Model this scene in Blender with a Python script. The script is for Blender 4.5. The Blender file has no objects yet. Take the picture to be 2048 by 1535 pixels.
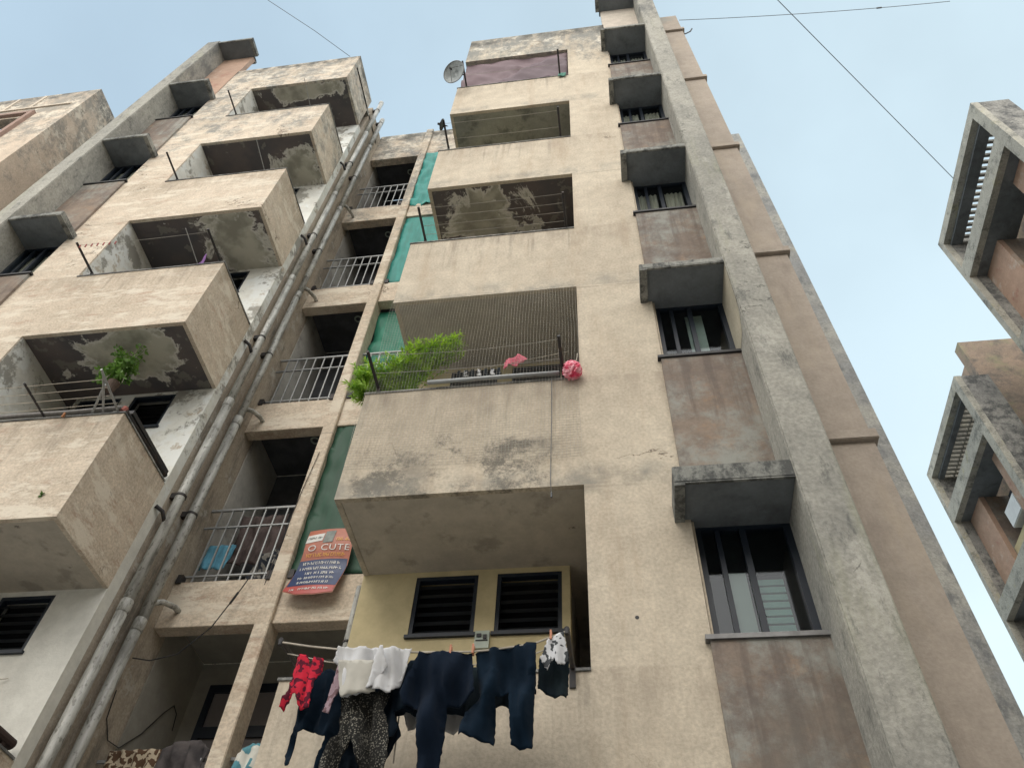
import bpy, bmesh, math, random
from mathutils import Vector, Matrix, geometry
random.seed(7)
SC = bpy.context.scene
COL = SC.collection
rad = math.radians

# ------------------------------------------------------------------ camera, sky, sun, exposure
yaw, pit, rol = rad(-10.7035), rad(51.4098), rad(4.0665)
fwd = Vector((math.sin(yaw)*math.cos(pit), math.cos(yaw)*math.cos(pit), math.sin(pit)))
rgt0 = Vector((math.cos(yaw), -math.sin(yaw), 0.0))
up0 = rgt0.cross(fwd)
rgt = rgt0*math.cos(rol) + up0*math.sin(rol)
upv = -rgt0*math.sin(rol) + up0*math.cos(rol)
cd = bpy.data.cameras.new("camera"); cam = bpy.data.objects.new("camera", cd); COL.objects.link(cam)
m = Matrix((rgt, upv, -fwd)).transposed().to_4x4()
m.translation = Vector((0.21444, -4.51932, -4.40188))
cam.matrix_world = m
cd.sensor_fit = 'HORIZONTAL'; cd.sensor_width = 36.0
cd.lens = 1565.95/2048*36.0
cd.clip_start = 0.05; cd.clip_end = 2000
SC.camera = cam

SUN_EL, SUN_AZ = rad(38), rad(194)          # azimuth measured from +Y towards +X (behind the camera)
sdir = Vector((math.sin(SUN_AZ)*math.cos(SUN_EL), math.cos(SUN_AZ)*math.cos(SUN_EL), math.sin(SUN_EL)))
W = bpy.data.worlds.new("World"); SC.world = W; W.use_nodes = True
nt = W.node_tree; nt.nodes.clear()
def wn(t, **k):
    n = nt.nodes.new(t)
    for a, b in k.items(): setattr(n, a, b)
    return n
def wmath(op, a, b=None, clamp=False):
    n = wn('ShaderNodeMath', operation=op); n.use_clamp = clamp
    for i, v in enumerate((a, b)):
        if v is None: continue
        if isinstance(v, (int, float)): n.inputs[i].default_value = v
        else: nt.links.new(v, n.inputs[i])
    return n.outputs[0]
def wrange(v, a, b, c=0.0, d=1.0):
    n = wn('ShaderNodeMapRange', interpolation_type='SMOOTHSTEP')
    nt.links.new(v, n.inputs[0])
    for i, x in enumerate((a, b, c, d)): n.inputs[i+1].default_value = x
    return n.outputs[0]
def wmix(f, a, b):
    n = wn('ShaderNodeMix', data_type='RGBA')
    for i, v in ((0, f), (6, a), (7, b)):
        if isinstance(v, (int, float)): n.inputs[i].default_value = v
        elif isinstance(v, tuple): n.inputs[i].default_value = (*v, 1)
        else: nt.links.new(v, n.inputs[i])
    return n.outputs[2]
tc = wn('ShaderNodeTexCoord')
sky = wn('ShaderNodeTexSky', sky_type='NISHITA'); sky.sun_disc = False
sky.sun_elevation = SUN_EL; sky.sun_rotation = SUN_AZ; sky.dust_density = 4.0; sky.air_density = 1.3
bgs = wn('ShaderNodeBackground'); nt.links.new(sky.outputs[0], bgs.inputs[0]); bgs.inputs[1].default_value = 0.025
# the overcast layer: pale blue cloud, whiter to the horizon, thinner and brighter over the half behind the camera
sep = wn('ShaderNodeSeparateXYZ'); nt.links.new(tc.outputs['Generated'], sep.inputs[0])
glow = wrange(wmath('MULTIPLY', sep.outputs['Y'], -1.0), -0.10, 0.30)
hor = wrange(sep.outputs['Z'], 0.86, 0.36)
east = wrange(sep.outputs['X'], -0.58, 0.5)
horx = wmath('ADD', wmath('MULTIPLY', east, 0.55), wmath('MULTIPLY', hor, 0.6), True)
base = wmix(horx, (0.345, 0.455, 0.540), (0.61, 0.735, 0.765))
cn = wn('ShaderNodeTexNoise'); nt.links.new(tc.outputs['Generated'], cn.inputs['Vector'])
cn.inputs['Scale'].default_value = 2.3; cn.inputs['Detail'].default_value = 5
cl = wrange(cn.outputs['Fac'], 0.30, 0.70, 0.92, 1.07)
mul = wn('ShaderNodeVectorMath', operation='SCALE'); nt.links.new(base, mul.inputs[0]); nt.links.new(cl, mul.inputs['Scale'])
fin = wmix(glow, mul.outputs[0], (1.62, 1.60, 1.54))
bgo = wn('ShaderNodeBackground'); nt.links.new(fin, bgo.inputs[0]); bgo.inputs[1].default_value = 1.0
add = wn('ShaderNodeAddShader'); nt.links.new(bgs.outputs[0], add.inputs[0]); nt.links.new(bgo.outputs[0], add.inputs[1])
out = wn('ShaderNodeOutputWorld'); nt.links.new(add.outputs[0], out.inputs[0])

ld = bpy.data.lights.new("sun", 'SUN'); ld.energy = 0.5; ld.angle = rad(30); ld.color = (1.0, 0.95, 0.87)
lo = bpy.data.objects.new("sun", ld); COL.objects.link(lo)
lo.rotation_euler = sdir.to_track_quat('Z', 'Y').to_euler()
vs = SC.view_settings
vs.view_transform = 'Standard'; vs.look = 'None'; vs.exposure = 0.38; vs.gamma = 1.0; vs.use_curve_mapping = False

# ------------------------------------------------------------------ material helpers
class NT:
    def __init__(s, name):
        s.m = bpy.data.materials.new(name); s.m.use_nodes = True
        s.t = s.m.node_tree; s.t.nodes.clear()
        s.out = s.n('ShaderNodeOutputMaterial')
        s.b = s.n('ShaderNodeBsdfPrincipled'); s.l(s.b.outputs[0], s.out.inputs[0])
        s.pos = s.n('ShaderNodeNewGeometry').outputs['Position']
    def n(s, t, **k):
        n = s.t.nodes.new(t)
        for a, b in k.items(): setattr(n, a, b)
        return n
    def l(s, a, b): s.t.links.new(a, b)
    def put(s, sock, v):
        if isinstance(v, (int, float)): sock.default_value = v
        elif isinstance(v, tuple): sock.default_value = (*v, 1) if len(v) == 3 and sock.type == 'RGBA' else v
        else: s.l(v, sock)
    def math(s, op, a, b=None, clamp=False):
        n = s.n('ShaderNodeMath', operation=op); n.use_clamp = clamp
        s.put(n.inputs[0], a)
        if b is not None: s.put(n.inputs[1], b)
        return n.outputs[0]
    def rng(s, v, a, b, c=0.0, d=1.0, smooth=True):
        n = s.n('ShaderNodeMapRange', interpolation_type='SMOOTHSTEP' if smooth else 'LINEAR')
        s.l(v, n.inputs[0])
        for i, x in enumerate((a, b, c, d)): n.inputs[i+1].default_value = x
        return n.outputs[0]
    def mix(s, f, a, b, mode='MIX'):
        n = s.n('ShaderNodeMix', data_type='RGBA', blend_type=mode)
        s.put(n.inputs[0], f); s.put(n.inputs[6], a); s.put(n.inputs[7], b)
        return n.outputs[2]
    def vec(s, scale=(1, 1, 1), off=(0, 0, 0), src=None):
        n = s.n('ShaderNodeVectorMath', operation='MULTIPLY_ADD')
        s.l(src or s.pos, n.inputs[0]); n.inputs[1].default_value = scale; n.inputs[2].default_value = off
        return n.outputs[0]
    def noise(s, scale=1.0, sc=(1, 1, 1), off=(0, 0, 0), detail=5, rough=0.55, dist=0.0):
        n = s.n('ShaderNodeTexNoise'); s.l(s.vec(sc, off), n.inputs['Vector'])
        n.inputs['Scale'].default_value = scale; n.inputs['Detail'].default_value = detail
        n.inputs['Roughness'].default_value = rough; n.inputs['Distortion'].default_value = dist
        return n.outputs['Fac']
    def xyz(s):
        n = s.n('ShaderNodeSeparateXYZ'); s.l(s.pos, n.inputs[0]); return n.outputs
    def trap(s, v, r):
        a = s.rng(v, r[0], r[1]); b = s.rng(v, r[2], r[3], 1.0, 0.0)
        return s.math('MULTIPLY', a, b)
    def bump(s, h, strength=0.3, dist=0.01):
        n = s.n('ShaderNodeBump'); n.inputs['Strength'].default_value = strength
        n.inputs['Distance'].default_value = dist; s.l(h, n.inputs['Height']); s.l(n.outputs[0], s.b.inputs['Normal'])

def plaster(name, c1, c2, fine=0.10, stains=(), bump=0.35, bscale=38, rough=0.92, cracks=None, big=0.8, streak=None):
    t = NT(name)
    base = t.mix(t.rng(t.noise(big, off=(3, 1, 7), detail=7, rough=0.62), 0.32, 0.68), c1, c2)
    mid = t.rng(t.noise(5.5, off=(9, 4, 2), detail=6, rough=0.65), 0.3, 0.7, 0.89, 1.07)
    f = t.rng(t.noise(bscale, detail=3), 0.25, 0.75, 1-fine, 1+fine)
    sc = t.n('ShaderNodeVectorMath', operation='SCALE'); t.l(base, sc.inputs[0]); t.l(t.math('MULTIPLY', mid, f), sc.inputs['Scale'])
    col = sc.outputs[0]
    xyz = t.xyz(); x, y, z = xyz[0], xyz[1], xyz[2]
    for i, st in enumerate(stains):
        nz = t.noise(st.get('scale', 2.0), sc=st.get('sc', (1, 1, 1)), off=st.get('off', (i*5.3, i*2.1, i*3.7)),
                     detail=st.get('detail', 8), rough=st.get('rough', 0.68), dist=st.get('dist', 0.0))
        a = st.get('thr', 0.55); w = st.get('soft', 0.08)
        if 'bias' in st:       # the zone lowers the threshold, so the stain's own ragged edge shows
            zone = t.trap(z, st['bias'])
            if 'xr' in st: zone = t.math('MULTIPLY', zone, t.trap(x, st['xr']))
            nz = t.math('ADD', nz, t.math('MULTIPLY', t.math('SUBTRACT', zone, 1.0), st.get('pull', 0.35)))
        fac = t.rng(nz, a-w, a+w)
        if 'mod' in st:        # the same run-off on every storey
            zm = t.math('FLOORED_MODULO', t.math('ADD', z, st.get('zo', 0.0)), 3.0)
            fac = t.math('MULTIPLY', fac, t.trap(zm, st['mod']))
            if 'xr' in st: fac = t.math('MULTIPLY', fac, t.trap(x, st['xr']))
        if 'mask' in st:
            ms, mt, mo = st['mask']
            fac = t.math('MULTIPLY', fac, t.rng(t.noise(ms, off=(mo, mo*.7, mo*1.3), detail=4), mt-.07, mt+.07))
        fac = t.math('MULTIPLY', fac, st.get('amt', 0.8))
        col = t.mix(fac, col, st['col'])
    if cracks:
        cs, cw, cc, mthr = cracks
        nz = t.noise(cs, sc=(1, 1, 1.6), off=(11, 5, 3), detail=7, rough=0.6, dist=0.6)
        line = t.rng(t.math('ABSOLUTE', t.math('SUBTRACT', nz, 0.5)), cw*0.4, cw, 1.0, 0.0)
        msk = t.rng(t.noise(0.9, off=(31, 15, 23), detail=3), mthr, mthr+0.05)
        col = t.mix(t.math('MULTIPLY', line, t.math('MULTIPLY', msk, 0.85)), col, cc)
    t.put(t.b.inputs['Base Color'], col)
    t.b.inputs['Roughness'].default_value = rough; t.b.inputs['Specular IOR Level'].default_value = 0.25
    h = t.math('ADD', t.noise(bscale, detail=4, rough=0.7), t.math('MULTIPLY', t.noise(6, off=(2, 2, 2), detail=5), 1.2))
    t.bump(h, bump, 0.012)
    return t.m

def simple(name, c, rough=0.6, metal=0.0, var=0.15, scale=8.0, spec=0.4, sc=(1, 1, 1), c2=None, thr=(0.35, 0.65), bump=0.0):
    t = NT(name)
    n = t.noise(scale, sc=sc, detail=6, rough=0.65)
    if c2 is None: c2 = tuple(v*(1-var*2) for v in c)
    t.put(t.b.inputs['Base Color'], t.mix(t.rng(n, *thr), c, c2))
    t.b.inputs['Roughness'].default_value = rough; t.b.inputs['Metallic'].default_value = metal
    t.b.inputs['Specular IOR Level'].default_value = spec
    if bump: t.bump(n, bump, 0.01)
    return t.m

MOLD = (0.075, 0.075, 0.068); GREY = (0.20, 0.205, 0.195); PALE = (0.62, 0.58, 0.50)
M = {}
M['wall'] = plaster('beige_stucco', (0.55, 0.487, 0.39), (0.475, 0.415, 0.33), fine=0.12, stains=[
    dict(col=(0.16, 0.145, 0.125), scale=1.0, sc=(11, 11, .45), thr=0.57, soft=0.06, mod=(0.45, 1.25, 1.366, 1.40), xr=(-2.07, -2.06, -.02, 0.0), amt=0.42, detail=6, mask=(1.4, 0.46, 2.0)),
    dict(col=(0.24, 0.215, 0.18), scale=2.0, thr=0.44, soft=0.10, mod=(2.955, 2.965, 2.978, 2.99), amt=0.5),
    dict(col=(0.36, 0.28, 0.20), scale=1.6, sc=(2.2, 2.2, 0.35), thr=0.60, soft=0.12, amt=0.45),
    dict(col=MOLD, scale=2.6, thr=0.53, soft=0.07, bias=(-0.25, 0.02, 0.40, 1.25), xr=(-2.3, -1.9, -0.4, 0.9), pull=0.26, amt=0.78, rough=0.84, detail=11),
    dict(col=(0.23, 0.21, 0.175), scale=2.1, thr=0.56, soft=0.10, bias=(-0.5, 0.0, 0.35, 1.0), pull=0.25, amt=0.6),
    dict(col=(0.29, 0.24, 0.19), scale=2.6, sc=(2.6, 2.6, 0.5), thr=0.50, soft=0.12, mod=(0.75, 1.30, 1.37, 1.40), amt=0.42),
    dict(col=(0.20, 0.205, 0.19), scale=3.0, thr=0.54, soft=0.14, mod=(0.0, 0.005, 0.10, 0.32), amt=0.55),
    dict(col=GREY, scale=1.9, sc=(1.6, 1.6, 0.7), thr=0.46, soft=0.10, bias=(9.0, 12.9, 15, 16), pull=0.28, amt=0.92, rough=0.84, detail=12),
    dict(col=PALE, scale=2.6, sc=(1.2, 1.2, 1.0), thr=0.575, soft=0.05, bias=(9.5, 12.4, 15, 16), pull=0.22, amt=0.85, rough=0.82, detail=11),
    dict(col=MOLD, scale=1.7, sc=(1, 1, 0.8), thr=0.50, soft=0.08, bias=(12.0, 13.35, 15, 16), pull=0.36, amt=0.85, rough=0.82, detail=11),
    dict(col=(0.10, 0.095, 0.085), scale=11, thr=0.66, soft=0.03, amt=0.65, rough=0.8, mask=(0.8, 0.47, 3.0)),
    dict(col=(0.52, 0.47, 0.38), scale=2.2, thr=0.62, soft=0.05, amt=0.35, rough=0.8)],
    cracks=(0.7, 0.006, (0.16, 0.13, 0.10), 0.60))
M['wall_peel'] = plaster('peeling_beige_stucco', (0.60, 0.515, 0.415), (0.50, 0.425, 0.335), fine=0.17, stains=[
    dict(col=(0.16, 0.145, 0.125), scale=1.0, sc=(11, 11, .45), thr=0.57, soft=0.06, mod=(0.45, 1.25, 1.366, 1.40), xr=(-6.618, -6.60, -4.5, -4.4), amt=0.42, detail=6, mask=(1.4, 0.46, 5.0)),
    dict(col=(0.24, 0.215, 0.18), scale=2.0, thr=0.44, soft=0.10, mod=(2.955, 2.965, 2.978, 2.99), amt=0.5),
    dict(col=(0.66, 0.60, 0.50), scale=1.9, sc=(0.7, 1, 2.4), thr=0.54, soft=0.035, amt=0.85, rough=0.78, detail=10),
    dict(col=(0.40, 0.285, 0.215), scale=2.6, sc=(0.8, 1, 2.8), thr=0.585, soft=0.04, amt=0.65, rough=0.80, detail=10),
    dict(col=(0.25, 0.22, 0.18), scale=4.5, sc=(0.8, 1, 1.9), thr=0.625, soft=0.05, amt=0.75, rough=0.82, detail=10),
    dict(col=(0.30, 0.25, 0.19), scale=2.6, sc=(2.6, 2.6, 0.5), thr=0.50, soft=0.12, mod=(0.75, 1.30, 1.37, 1.40), amt=0.5),
    dict(col=GREY, scale=2.0, sc=(1.2, 1.2, 1.2), thr=0.50, soft=0.09, bias=(4.0, 11.5, 15, 16), pull=0.24, amt=0.88, rough=0.84, detail=11),
    dict(col=(0.66, 0.62, 0.54), scale=4.0, sc=(1.0, 1.0, 1.3), thr=0.56, soft=0.05, bias=(4.0, 11.5, 15, 16), pull=0.22, amt=0.8, rough=0.82, detail=10),
    dict(col=MOLD, scale=2.2, thr=0.52, soft=0.09, bias=(12.4, 13.4, 15, 16), pull=0.40, amt=0.85)],
    cracks=(0.7, 0.007, (0.14, 0.11, 0.085), 0.57))
M['wall_side'] = plaster('sooty_beige_stucco', (0.46, 0.40, 0.32), (0.36, 0.31, 0.25), fine=0.15, stains=[
    dict(col=(0.13, 0.125, 0.11), scale=1.6, sc=(1.5, 1.5, .35), thr=0.56, soft=0.08, amt=0.75, rough=0.8, detail=10),
    dict(col=(0.58, 0.57, 0.52), scale=2.2, thr=0.60, soft=0.05, amt=0.6, rough=0.8)])
M['concrete'] = plaster('weathered_concrete', (0.36, 0.35, 0.31), (0.265, 0.262, 0.238), fine=0.16, stains=[
    dict(col=(0.10, 0.105, 0.10), scale=5.0, sc=(1.6, 1.6, 0.55), thr=0.60, soft=0.08, amt=0.75, rough=0.78),
    dict(col=(0.50, 0.49, 0.44), scale=2.3, sc=(1.3, 1.3, 0.6), thr=0.62, soft=0.06, amt=0.55, rough=0.75),
    dict(col=(0.30, 0.31, 0.20), scale=1.2, sc=(2, 2, 0.3), thr=0.62, soft=0.10, amt=0.45),
    dict(col=(0.12, 0.125, 0.125), scale=2.2, sc=(1.5, 1.5, 0.6), thr=0.52, soft=0.10, bias=(8, 13.5, 16, 17), pull=0.3, amt=0.75, rough=0.78)],
    bump=0.5, bscale=30, cracks=(1.1, 0.006, (0.09, 0.09, 0.08), 0.56))
M['hood'] = plaster('sunshade_concrete', (0.30, 0.30, 0.275), (0.20, 0.205, 0.19), fine=0.12, stains=[
    dict(col=(0.055, 0.058, 0.058), scale=4.5, sc=(1.4, 1.4, 0.9), thr=0.52, soft=0.08, amt=0.85, rough=0.76)], bump=0.4)
M['hood_under'] = plaster('bluish_shade_soffit', (0.20, 0.22, 0.235), (0.14, 0.155, 0.165), fine=0.05, stains=[
    dict(col=(0.07, 0.075, 0.08), scale=3.0, thr=0.58, soft=0.14, amt=0.6)], bump=0.12)  # shade under the hoods put into a darker, bluish colour
M['pink'] = plaster('pink_paint', (0.26, 0.207, 0.165), (0.20, 0.165, 0.14), fine=0.08, stains=[
    dict(col=(0.30, 0.315, 0.29), scale=1.3, thr=0.53, soft=0.09, amt=0.8, rough=0.78, detail=10),
    dict(col=(0.36, 0.23, 0.14), scale=2.4, thr=0.61, soft=0.08, amt=0.5, rough=0.78),
    dict(col=(0.13, 0.105, 0.095), scale=2.0, thr=0.55, soft=0.09, amt=0.65, rough=0.8, detail=10),
    dict(col=(0.12, 0.10, 0.09), scale=1.0, sc=(9, 9, .5), thr=0.54, soft=0.08, mod=(0.3, 0.9, 1.5, 1.54), amt=0.55, detail=6),
    dict(col=(0.16, 0.15, 0.13), scale=1.6, thr=0.50, soft=0.12, bias=(-6, -5, -2.0, -1.3), pull=0.3, amt=0.6),
    dict(col=(0.13, 0.115, 0.105), scale=3.0, sc=(2.4, 2.4, 0.6), thr=0.52, soft=0.12, mod=(2.2, 2.6, 3.0, 3.1), zo=0.0, amt=0.5)],
    bump=0.25)
M['pink_end'] = plaster('faded_pink_end_wall', (0.385, 0.335, 0.285), (0.32, 0.28, 0.24), fine=0.07, stains=[
    dict(col=(0.40, 0.34, 0.27), scale=1.5, sc=(1.5, 1.5, 0.4), thr=0.58, soft=0.10, amt=0.6),
    dict(col=(0.24, 0.20, 0.175), scale=2.4, sc=(2, 2, 0.4), thr=0.62, soft=0.10, amt=0.5),
    dict(col=(0.27, 0.28, 0.26), scale=1.8, thr=0.50, soft=0.1, bias=(12.2, 13.4, 15, 16), pull=0.4, amt=0.8)], bump=0.25)
M['wing'] = plaster('mottled_rear_wing', (0.36, 0.36, 0.33), (0.24, 0.25, 0.255), fine=0.15, big=1.4, stains=[
    dict(col=(0.47, 0.43, 0.27), scale=0.9, sc=(0.4, 0.4, 1.0), thr=0.60, soft=0.04, amt=0.6),
    dict(col=(0.13, 0.14, 0.15), scale=3.2, sc=(1.5, 1.5, 0.8), thr=0.58, soft=0.08, amt=0.75, rough=0.76)], bump=0.5)
M['sof_plain'] = plaster('cream_soffit', (0.50, 0.455, 0.39), (0.42, 0.385, 0.33), fine=0.03, stains=[
    dict(col=(0.17, 0.155, 0.13), scale=2.6, thr=0.60, soft=0.05, amt=0.45, rough=0.6),
    dict(col=(0.045, 0.042, 0.038), scale=2.2, off=(1.7, 4.4, 2.0), thr=0.715, soft=0.02, amt=0.85)], bump=0.08)
M['sof_grey'] = plaster('grey_soffit', (0.46, 0.42, 0.36), (0.40, 0.37, 0.32), fine=0.03, stains=[
    dict(col=(0.13, 0.12, 0.10), scale=2.0, thr=0.62, soft=0.06, amt=0.5)], bump=0.06)
M['sof_green'] = plaster('damp_green_soffit', (0.33, 0.335, 0.28), (0.25, 0.255, 0.23), fine=0.05, stains=[
    dict(col=(0.08, 0.085, 0.075), scale=3.0, thr=0.58, soft=0.08, amt=0.6),
    dict(col=(0.30, 0.29, 0.25), scale=3.6, thr=0.66, soft=0.03, amt=0.5)], bump=0.1)
def peel_soffit(name, off, c, rr, thr=0.53):
    """dark flaking soffit paint with one big bared patch round c=(x,y), ragged by noise"""
    t = NT(name)
    base = t.mix(t.rng(t.noise(1.8, off=off, detail=7), .35, .65), (0.125, 0.105, 0.10), (0.085, 0.08, 0.085))
    d = t.n('ShaderNodeVectorMath', operation='LENGTH')
    t.l(t.vec((1/rr[0], 1/rr[1], 0), (-c[0]/rr[0], -c[1]/rr[1], 0)), d.inputs[0])
    n = t.math('ADD', t.noise(1.5, off=off, detail=10, rough=.66, dist=.9), t.math('MULTIPLY', t.math('SUBTRACT', t.noise(7, off=off, detail=8, rough=.7), .5), .22))
    f = t.math('SUBTRACT', t.math('ADD', n, .34), t.math('MULTIPLY', d.outputs['Value'], .36))
    edge = t.rng(f, thr-.022, thr+.022)
    inner = t.rng(f, thr+.010, thr+.09)
    flake = t.rng(t.noise(4.5, off=(off[1], off[2], off[0]), detail=6), .60, .62)
    pale = t.mix(t.rng(t.noise(3.2, off=(off[2], 3, 1), detail=7), .38, .64), (0.46, 0.44, 0.37), (0.27, 0.26, 0.215))
    col = t.mix(t.math('MULTIPLY', flake, .5), base, (0.22, 0.21, 0.18))
    col = t.mix(edge, col, (0.60, 0.58, 0.53)); col = t.mix(inner, col, pale)
    col = t.mix(t.rng(t.noise(6.5, off=off, detail=5), .70, .72, 0, .8), col, (0.60, 0.59, 0.55))
    t.put(t.b.inputs['Base Color'], col); t.b.inputs['Roughness'].default_value = .95
    t.bump(f, .4, .02); return t.m
M['sof_peel_a'] = peel_soffit('peeling_soffit_paint_a', (2.0, 0.3, 5.0), (-1.30, .45), (.75, .62))
M['sof_peel_b'] = peel_soffit('peeling_soffit_paint_b', (7.3, 2.1, 1.5), (-5.35, .40), (.95, .42))
M['sof_peel_c'] = peel_soffit('peeling_soffit_paint_c', (4.1, 6.6, 9.2), (-5.05, .50), (.62, .60))
M['sof_peel_d'] = peel_soffit('peeling_soffit_paint_d', (9.1, 1.6, 3.2), (-5.0, .70), (.60, .45))
M['sof_peel_e'] = peel_soffit('peeling_soffit_paint_e', (5.5, 8.6, 2.2), (-5.6, .15), (.90, .22))
M['cream'] = plaster('cream_distemper', (0.53, 0.455, 0.275), (0.49, 0.42, 0.255), fine=0.02, stains=[
    dict(col=(0.38, 0.33, 0.21), scale=1.2, thr=0.62, soft=0.12, amt=0.4)], bump=0.05)
M['cream_fin'] = plaster('beige_reveal_paint', (0.42, 0.38, 0.29), (0.37, 0.34, 0.27), bump=0.1)
M['pale'] = plaster('pale_peach_trim', (0.64, 0.56, 0.46), (0.55, 0.48, 0.40))
M['white'] = plaster('whitewash', (0.66, 0.66, 0.61), (0.61, 0.60, 0.55), fine=0.02, stains=[
    dict(col=(0.70, 0.72, 0.70), scale=2.0, thr=0.52, soft=0.05, bias=(0.9, 1.1, 15, 16), pull=0.5, amt=0.9),
    dict(col=(0.24, 0.23, 0.20), scale=2.1, off=(2, 5, 1), thr=0.56, soft=0.03, bias=(0.9, 1.1, 15, 16), pull=0.5, amt=0.85, rough=0.72),
    dict(col=(0.40, 0.34, 0.26), scale=3.5, off=(6, 5, 1), thr=0.62, soft=0.03, bias=(0.9, 1.1, 15, 16), pull=0.5, amt=0.8)], bump=0.25)
M['passage'] = plaster('grimy_passage_paint', (0.56, 0.55, 0.51), (0.42, 0.41, 0.38), fine=0.04, stains=[
    dict(col=(0.17, 0.15, 0.14), scale=1.6, thr=0.55, soft=0.10, amt=0.7),
    dict(col=(0.55, 0.54, 0.50), scale=2.2, thr=0.66, soft=0.04, amt=0.5)], bump=0.15)
M['passage_low'] = plaster('plain_passage_paint', (0.36, 0.345, 0.30), (0.33, 0.315, 0.275), fine=0.02, bump=0.05)
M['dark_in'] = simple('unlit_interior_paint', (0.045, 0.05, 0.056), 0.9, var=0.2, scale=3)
M['dark_pass'] = simple('unlit_passage_paint', (0.10, 0.105, 0.115), 0.9, var=0.22, scale=2.5)  # passage gloom carried by the colour of rear walls and ceilings
M['wall_far'] = plaster('pale_peach_stucco', (0.58, 0.485, 0.385), (0.49, 0.405, 0.32), fine=0.12, stains=[
    dict(col=(0.27, 0.255, 0.225), scale=1.7, sc=(1, 1, 1.2), thr=0.48, soft=0.06, bias=(7.0, 12.0, 15, 16), pull=0.20, amt=0.88, rough=0.84, detail=11),
    dict(col=(0.66, 0.60, 0.50), scale=2.6, thr=0.54, soft=0.04, bias=(8.0, 11.0, 15, 16), pull=0.2, amt=0.85, rough=0.82, detail=11),
    dict(col=(0.20, 0.18, 0.15), scale=6.0, thr=0.60, soft=0.05, bias=(7.0, 11.0, 15, 16), pull=0.2, amt=0.85, rough=0.8),
    dict(col=(0.10, 0.10, 0.095), scale=2.4, thr=0.50, soft=0.08, bias=(12.0, 13.4, 15, 16), pull=0.32, amt=0.85, rough=0.82)])
M['wall_brown'] = plaster('brown_weathered_stucco', (0.36, 0.275, 0.21), (0.27, 0.215, 0.17), fine=0.14, stains=[
    dict(col=(0.11, 0.11, 0.105), scale=1.7, thr=0.55, soft=0.10, amt=0.75, rough=0.76),
    dict(col=(0.28, 0.28, 0.17), scale=1.3, thr=0.60, soft=0.08, amt=0.6)], bump=0.5)
M['frame_far'] = plaster('lichened_pale_concrete', (0.44, 0.43, 0.375), (0.33, 0.325, 0.29), fine=0.18, stains=[
    dict(col=(0.10, 0.105, 0.10), scale=2.6, thr=0.56, soft=0.07, amt=0.8, rough=0.84, detail=11),
    dict(col=(0.40, 0.38, 0.22), scale=1.4, thr=0.60, soft=0.06, amt=0.5, rough=0.8)], bump=0.5)
M['conc_dark'] = plaster('black_streaked_concrete', (0.33, 0.325, 0.30), (0.22, 0.22, 0.212), fine=0.2, stains=[
    dict(col=(0.06, 0.065, 0.068), scale=3.2, thr=0.52, soft=0.10, amt=0.85, rough=0.78)], bump=0.6)
M['orange'] = plaster('orange_pink_paint', (0.44, 0.30, 0.225), (0.37, 0.26, 0.20), fine=0.08, stains=[
    dict(col=(0.50, 0.44, 0.38), scale=1.8, thr=0.60, soft=0.06, amt=0.7),
    dict(col=(0.30, 0.14, 0.11), scale=2.4, thr=0.62, soft=0.06, amt=0.6)], bump=0.2)
M['iron'] = simple('rusty_black_iron', (0.035, 0.034, 0.036), 0.6, 0.3, var=0.2, scale=20, c2=(0.075, 0.05, 0.035), thr=(0.5, 0.75))
M['rail'] = simple('grey_painted_steel', (0.30, 0.315, 0.32), 0.45, 0.2, scale=14, c2=(0.26, 0.25, 0.24), thr=(0.45, 0.75))
def pipe_mat():
    t = NT('weathered_pvc_pipe')
    n = t.noise(4.0, sc=(3, 3, 0.5), detail=8, rough=0.7); f = t.noise(30, sc=(1, 1, .5), detail=4)
    c = t.mix(t.rng(n, 0.40, 0.66), (0.43, 0.435, 0.41), (0.19, 0.19, 0.175))
    c = t.mix(t.rng(f, 0.54, 0.66, 0, 0.75), c, (0.12, 0.115, 0.10))
    t.put(t.b.inputs['Base Color'], c); t.b.inputs['Roughness'].default_value = 0.42; t.b.inputs['Specular IOR Level'].default_value = 0.5
    t.bump(f, 0.12, 0.005); return t.m
M['pipe'] = pipe_mat()
M['black'] = simple('black_plastic', (0.018, 0.019, 0.022), 0.5, scale=6)
M['navy_frame'] = simple('dark_blue_joinery_paint', (0.009, 0.015, 0.027), 0.45, scale=6, c2=(0.014, 0.021, 0.032))
M['door_panel'] = simple('greyish_door_panel', (0.22, 0.205, 0.21), 0.5, var=0.08, scale=3)
M['slat'] = simple('smoked_louvre_glass', (0.022, 0.026, 0.032), 0.35, scale=4, c2=(0.035, 0.038, 0.042), spec=0.5)
M['curtain'] = simple('beige_curtain', (0.58, 0.52, 0.42), 0.9, var=0.15, scale=3, sc=(8, 8, 0.3))
M['greyboard'] = simple('grey_green_board', (0.46, 0.52, 0.46), 0.7, var=0.06, scale=4)
M['greenslat'] = simple('green_grey_blind', (0.22, 0.42, 0.34), 0.5, var=0.1, scale=4)
M['paper'] = simple('white_paper', (0.72, 0.74, 0.72), 0.8, var=0.03)
def glass_mat():
    t = NT('window_glass'); tr = t.n('ShaderNodeBsdfTransparent'); tr.inputs[0].default_value = (0.72, 0.80, 0.82, 1)
    gl = t.n('ShaderNodeBsdfGlossy'); gl.inputs['Roughness'].default_value = 0.06; gl.inputs['Color'].default_value = (0.9, 0.95, 1, 1)
    fr = t.n('ShaderNodeFresnel'); fr.inputs[0].default_value = 1.45
    mx = t.n('ShaderNodeMixShader'); t.l(t.math('ADD', t.math('MULTIPLY', fr.outputs[0], 0.9), 0.02, True), mx.inputs[0]); t.l(tr.outputs[0], mx.inputs[1]); t.l(gl.outputs[0], mx.inputs[2])
    t.l(mx.outputs[0], t.out.inputs[0]); return t.m
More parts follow.
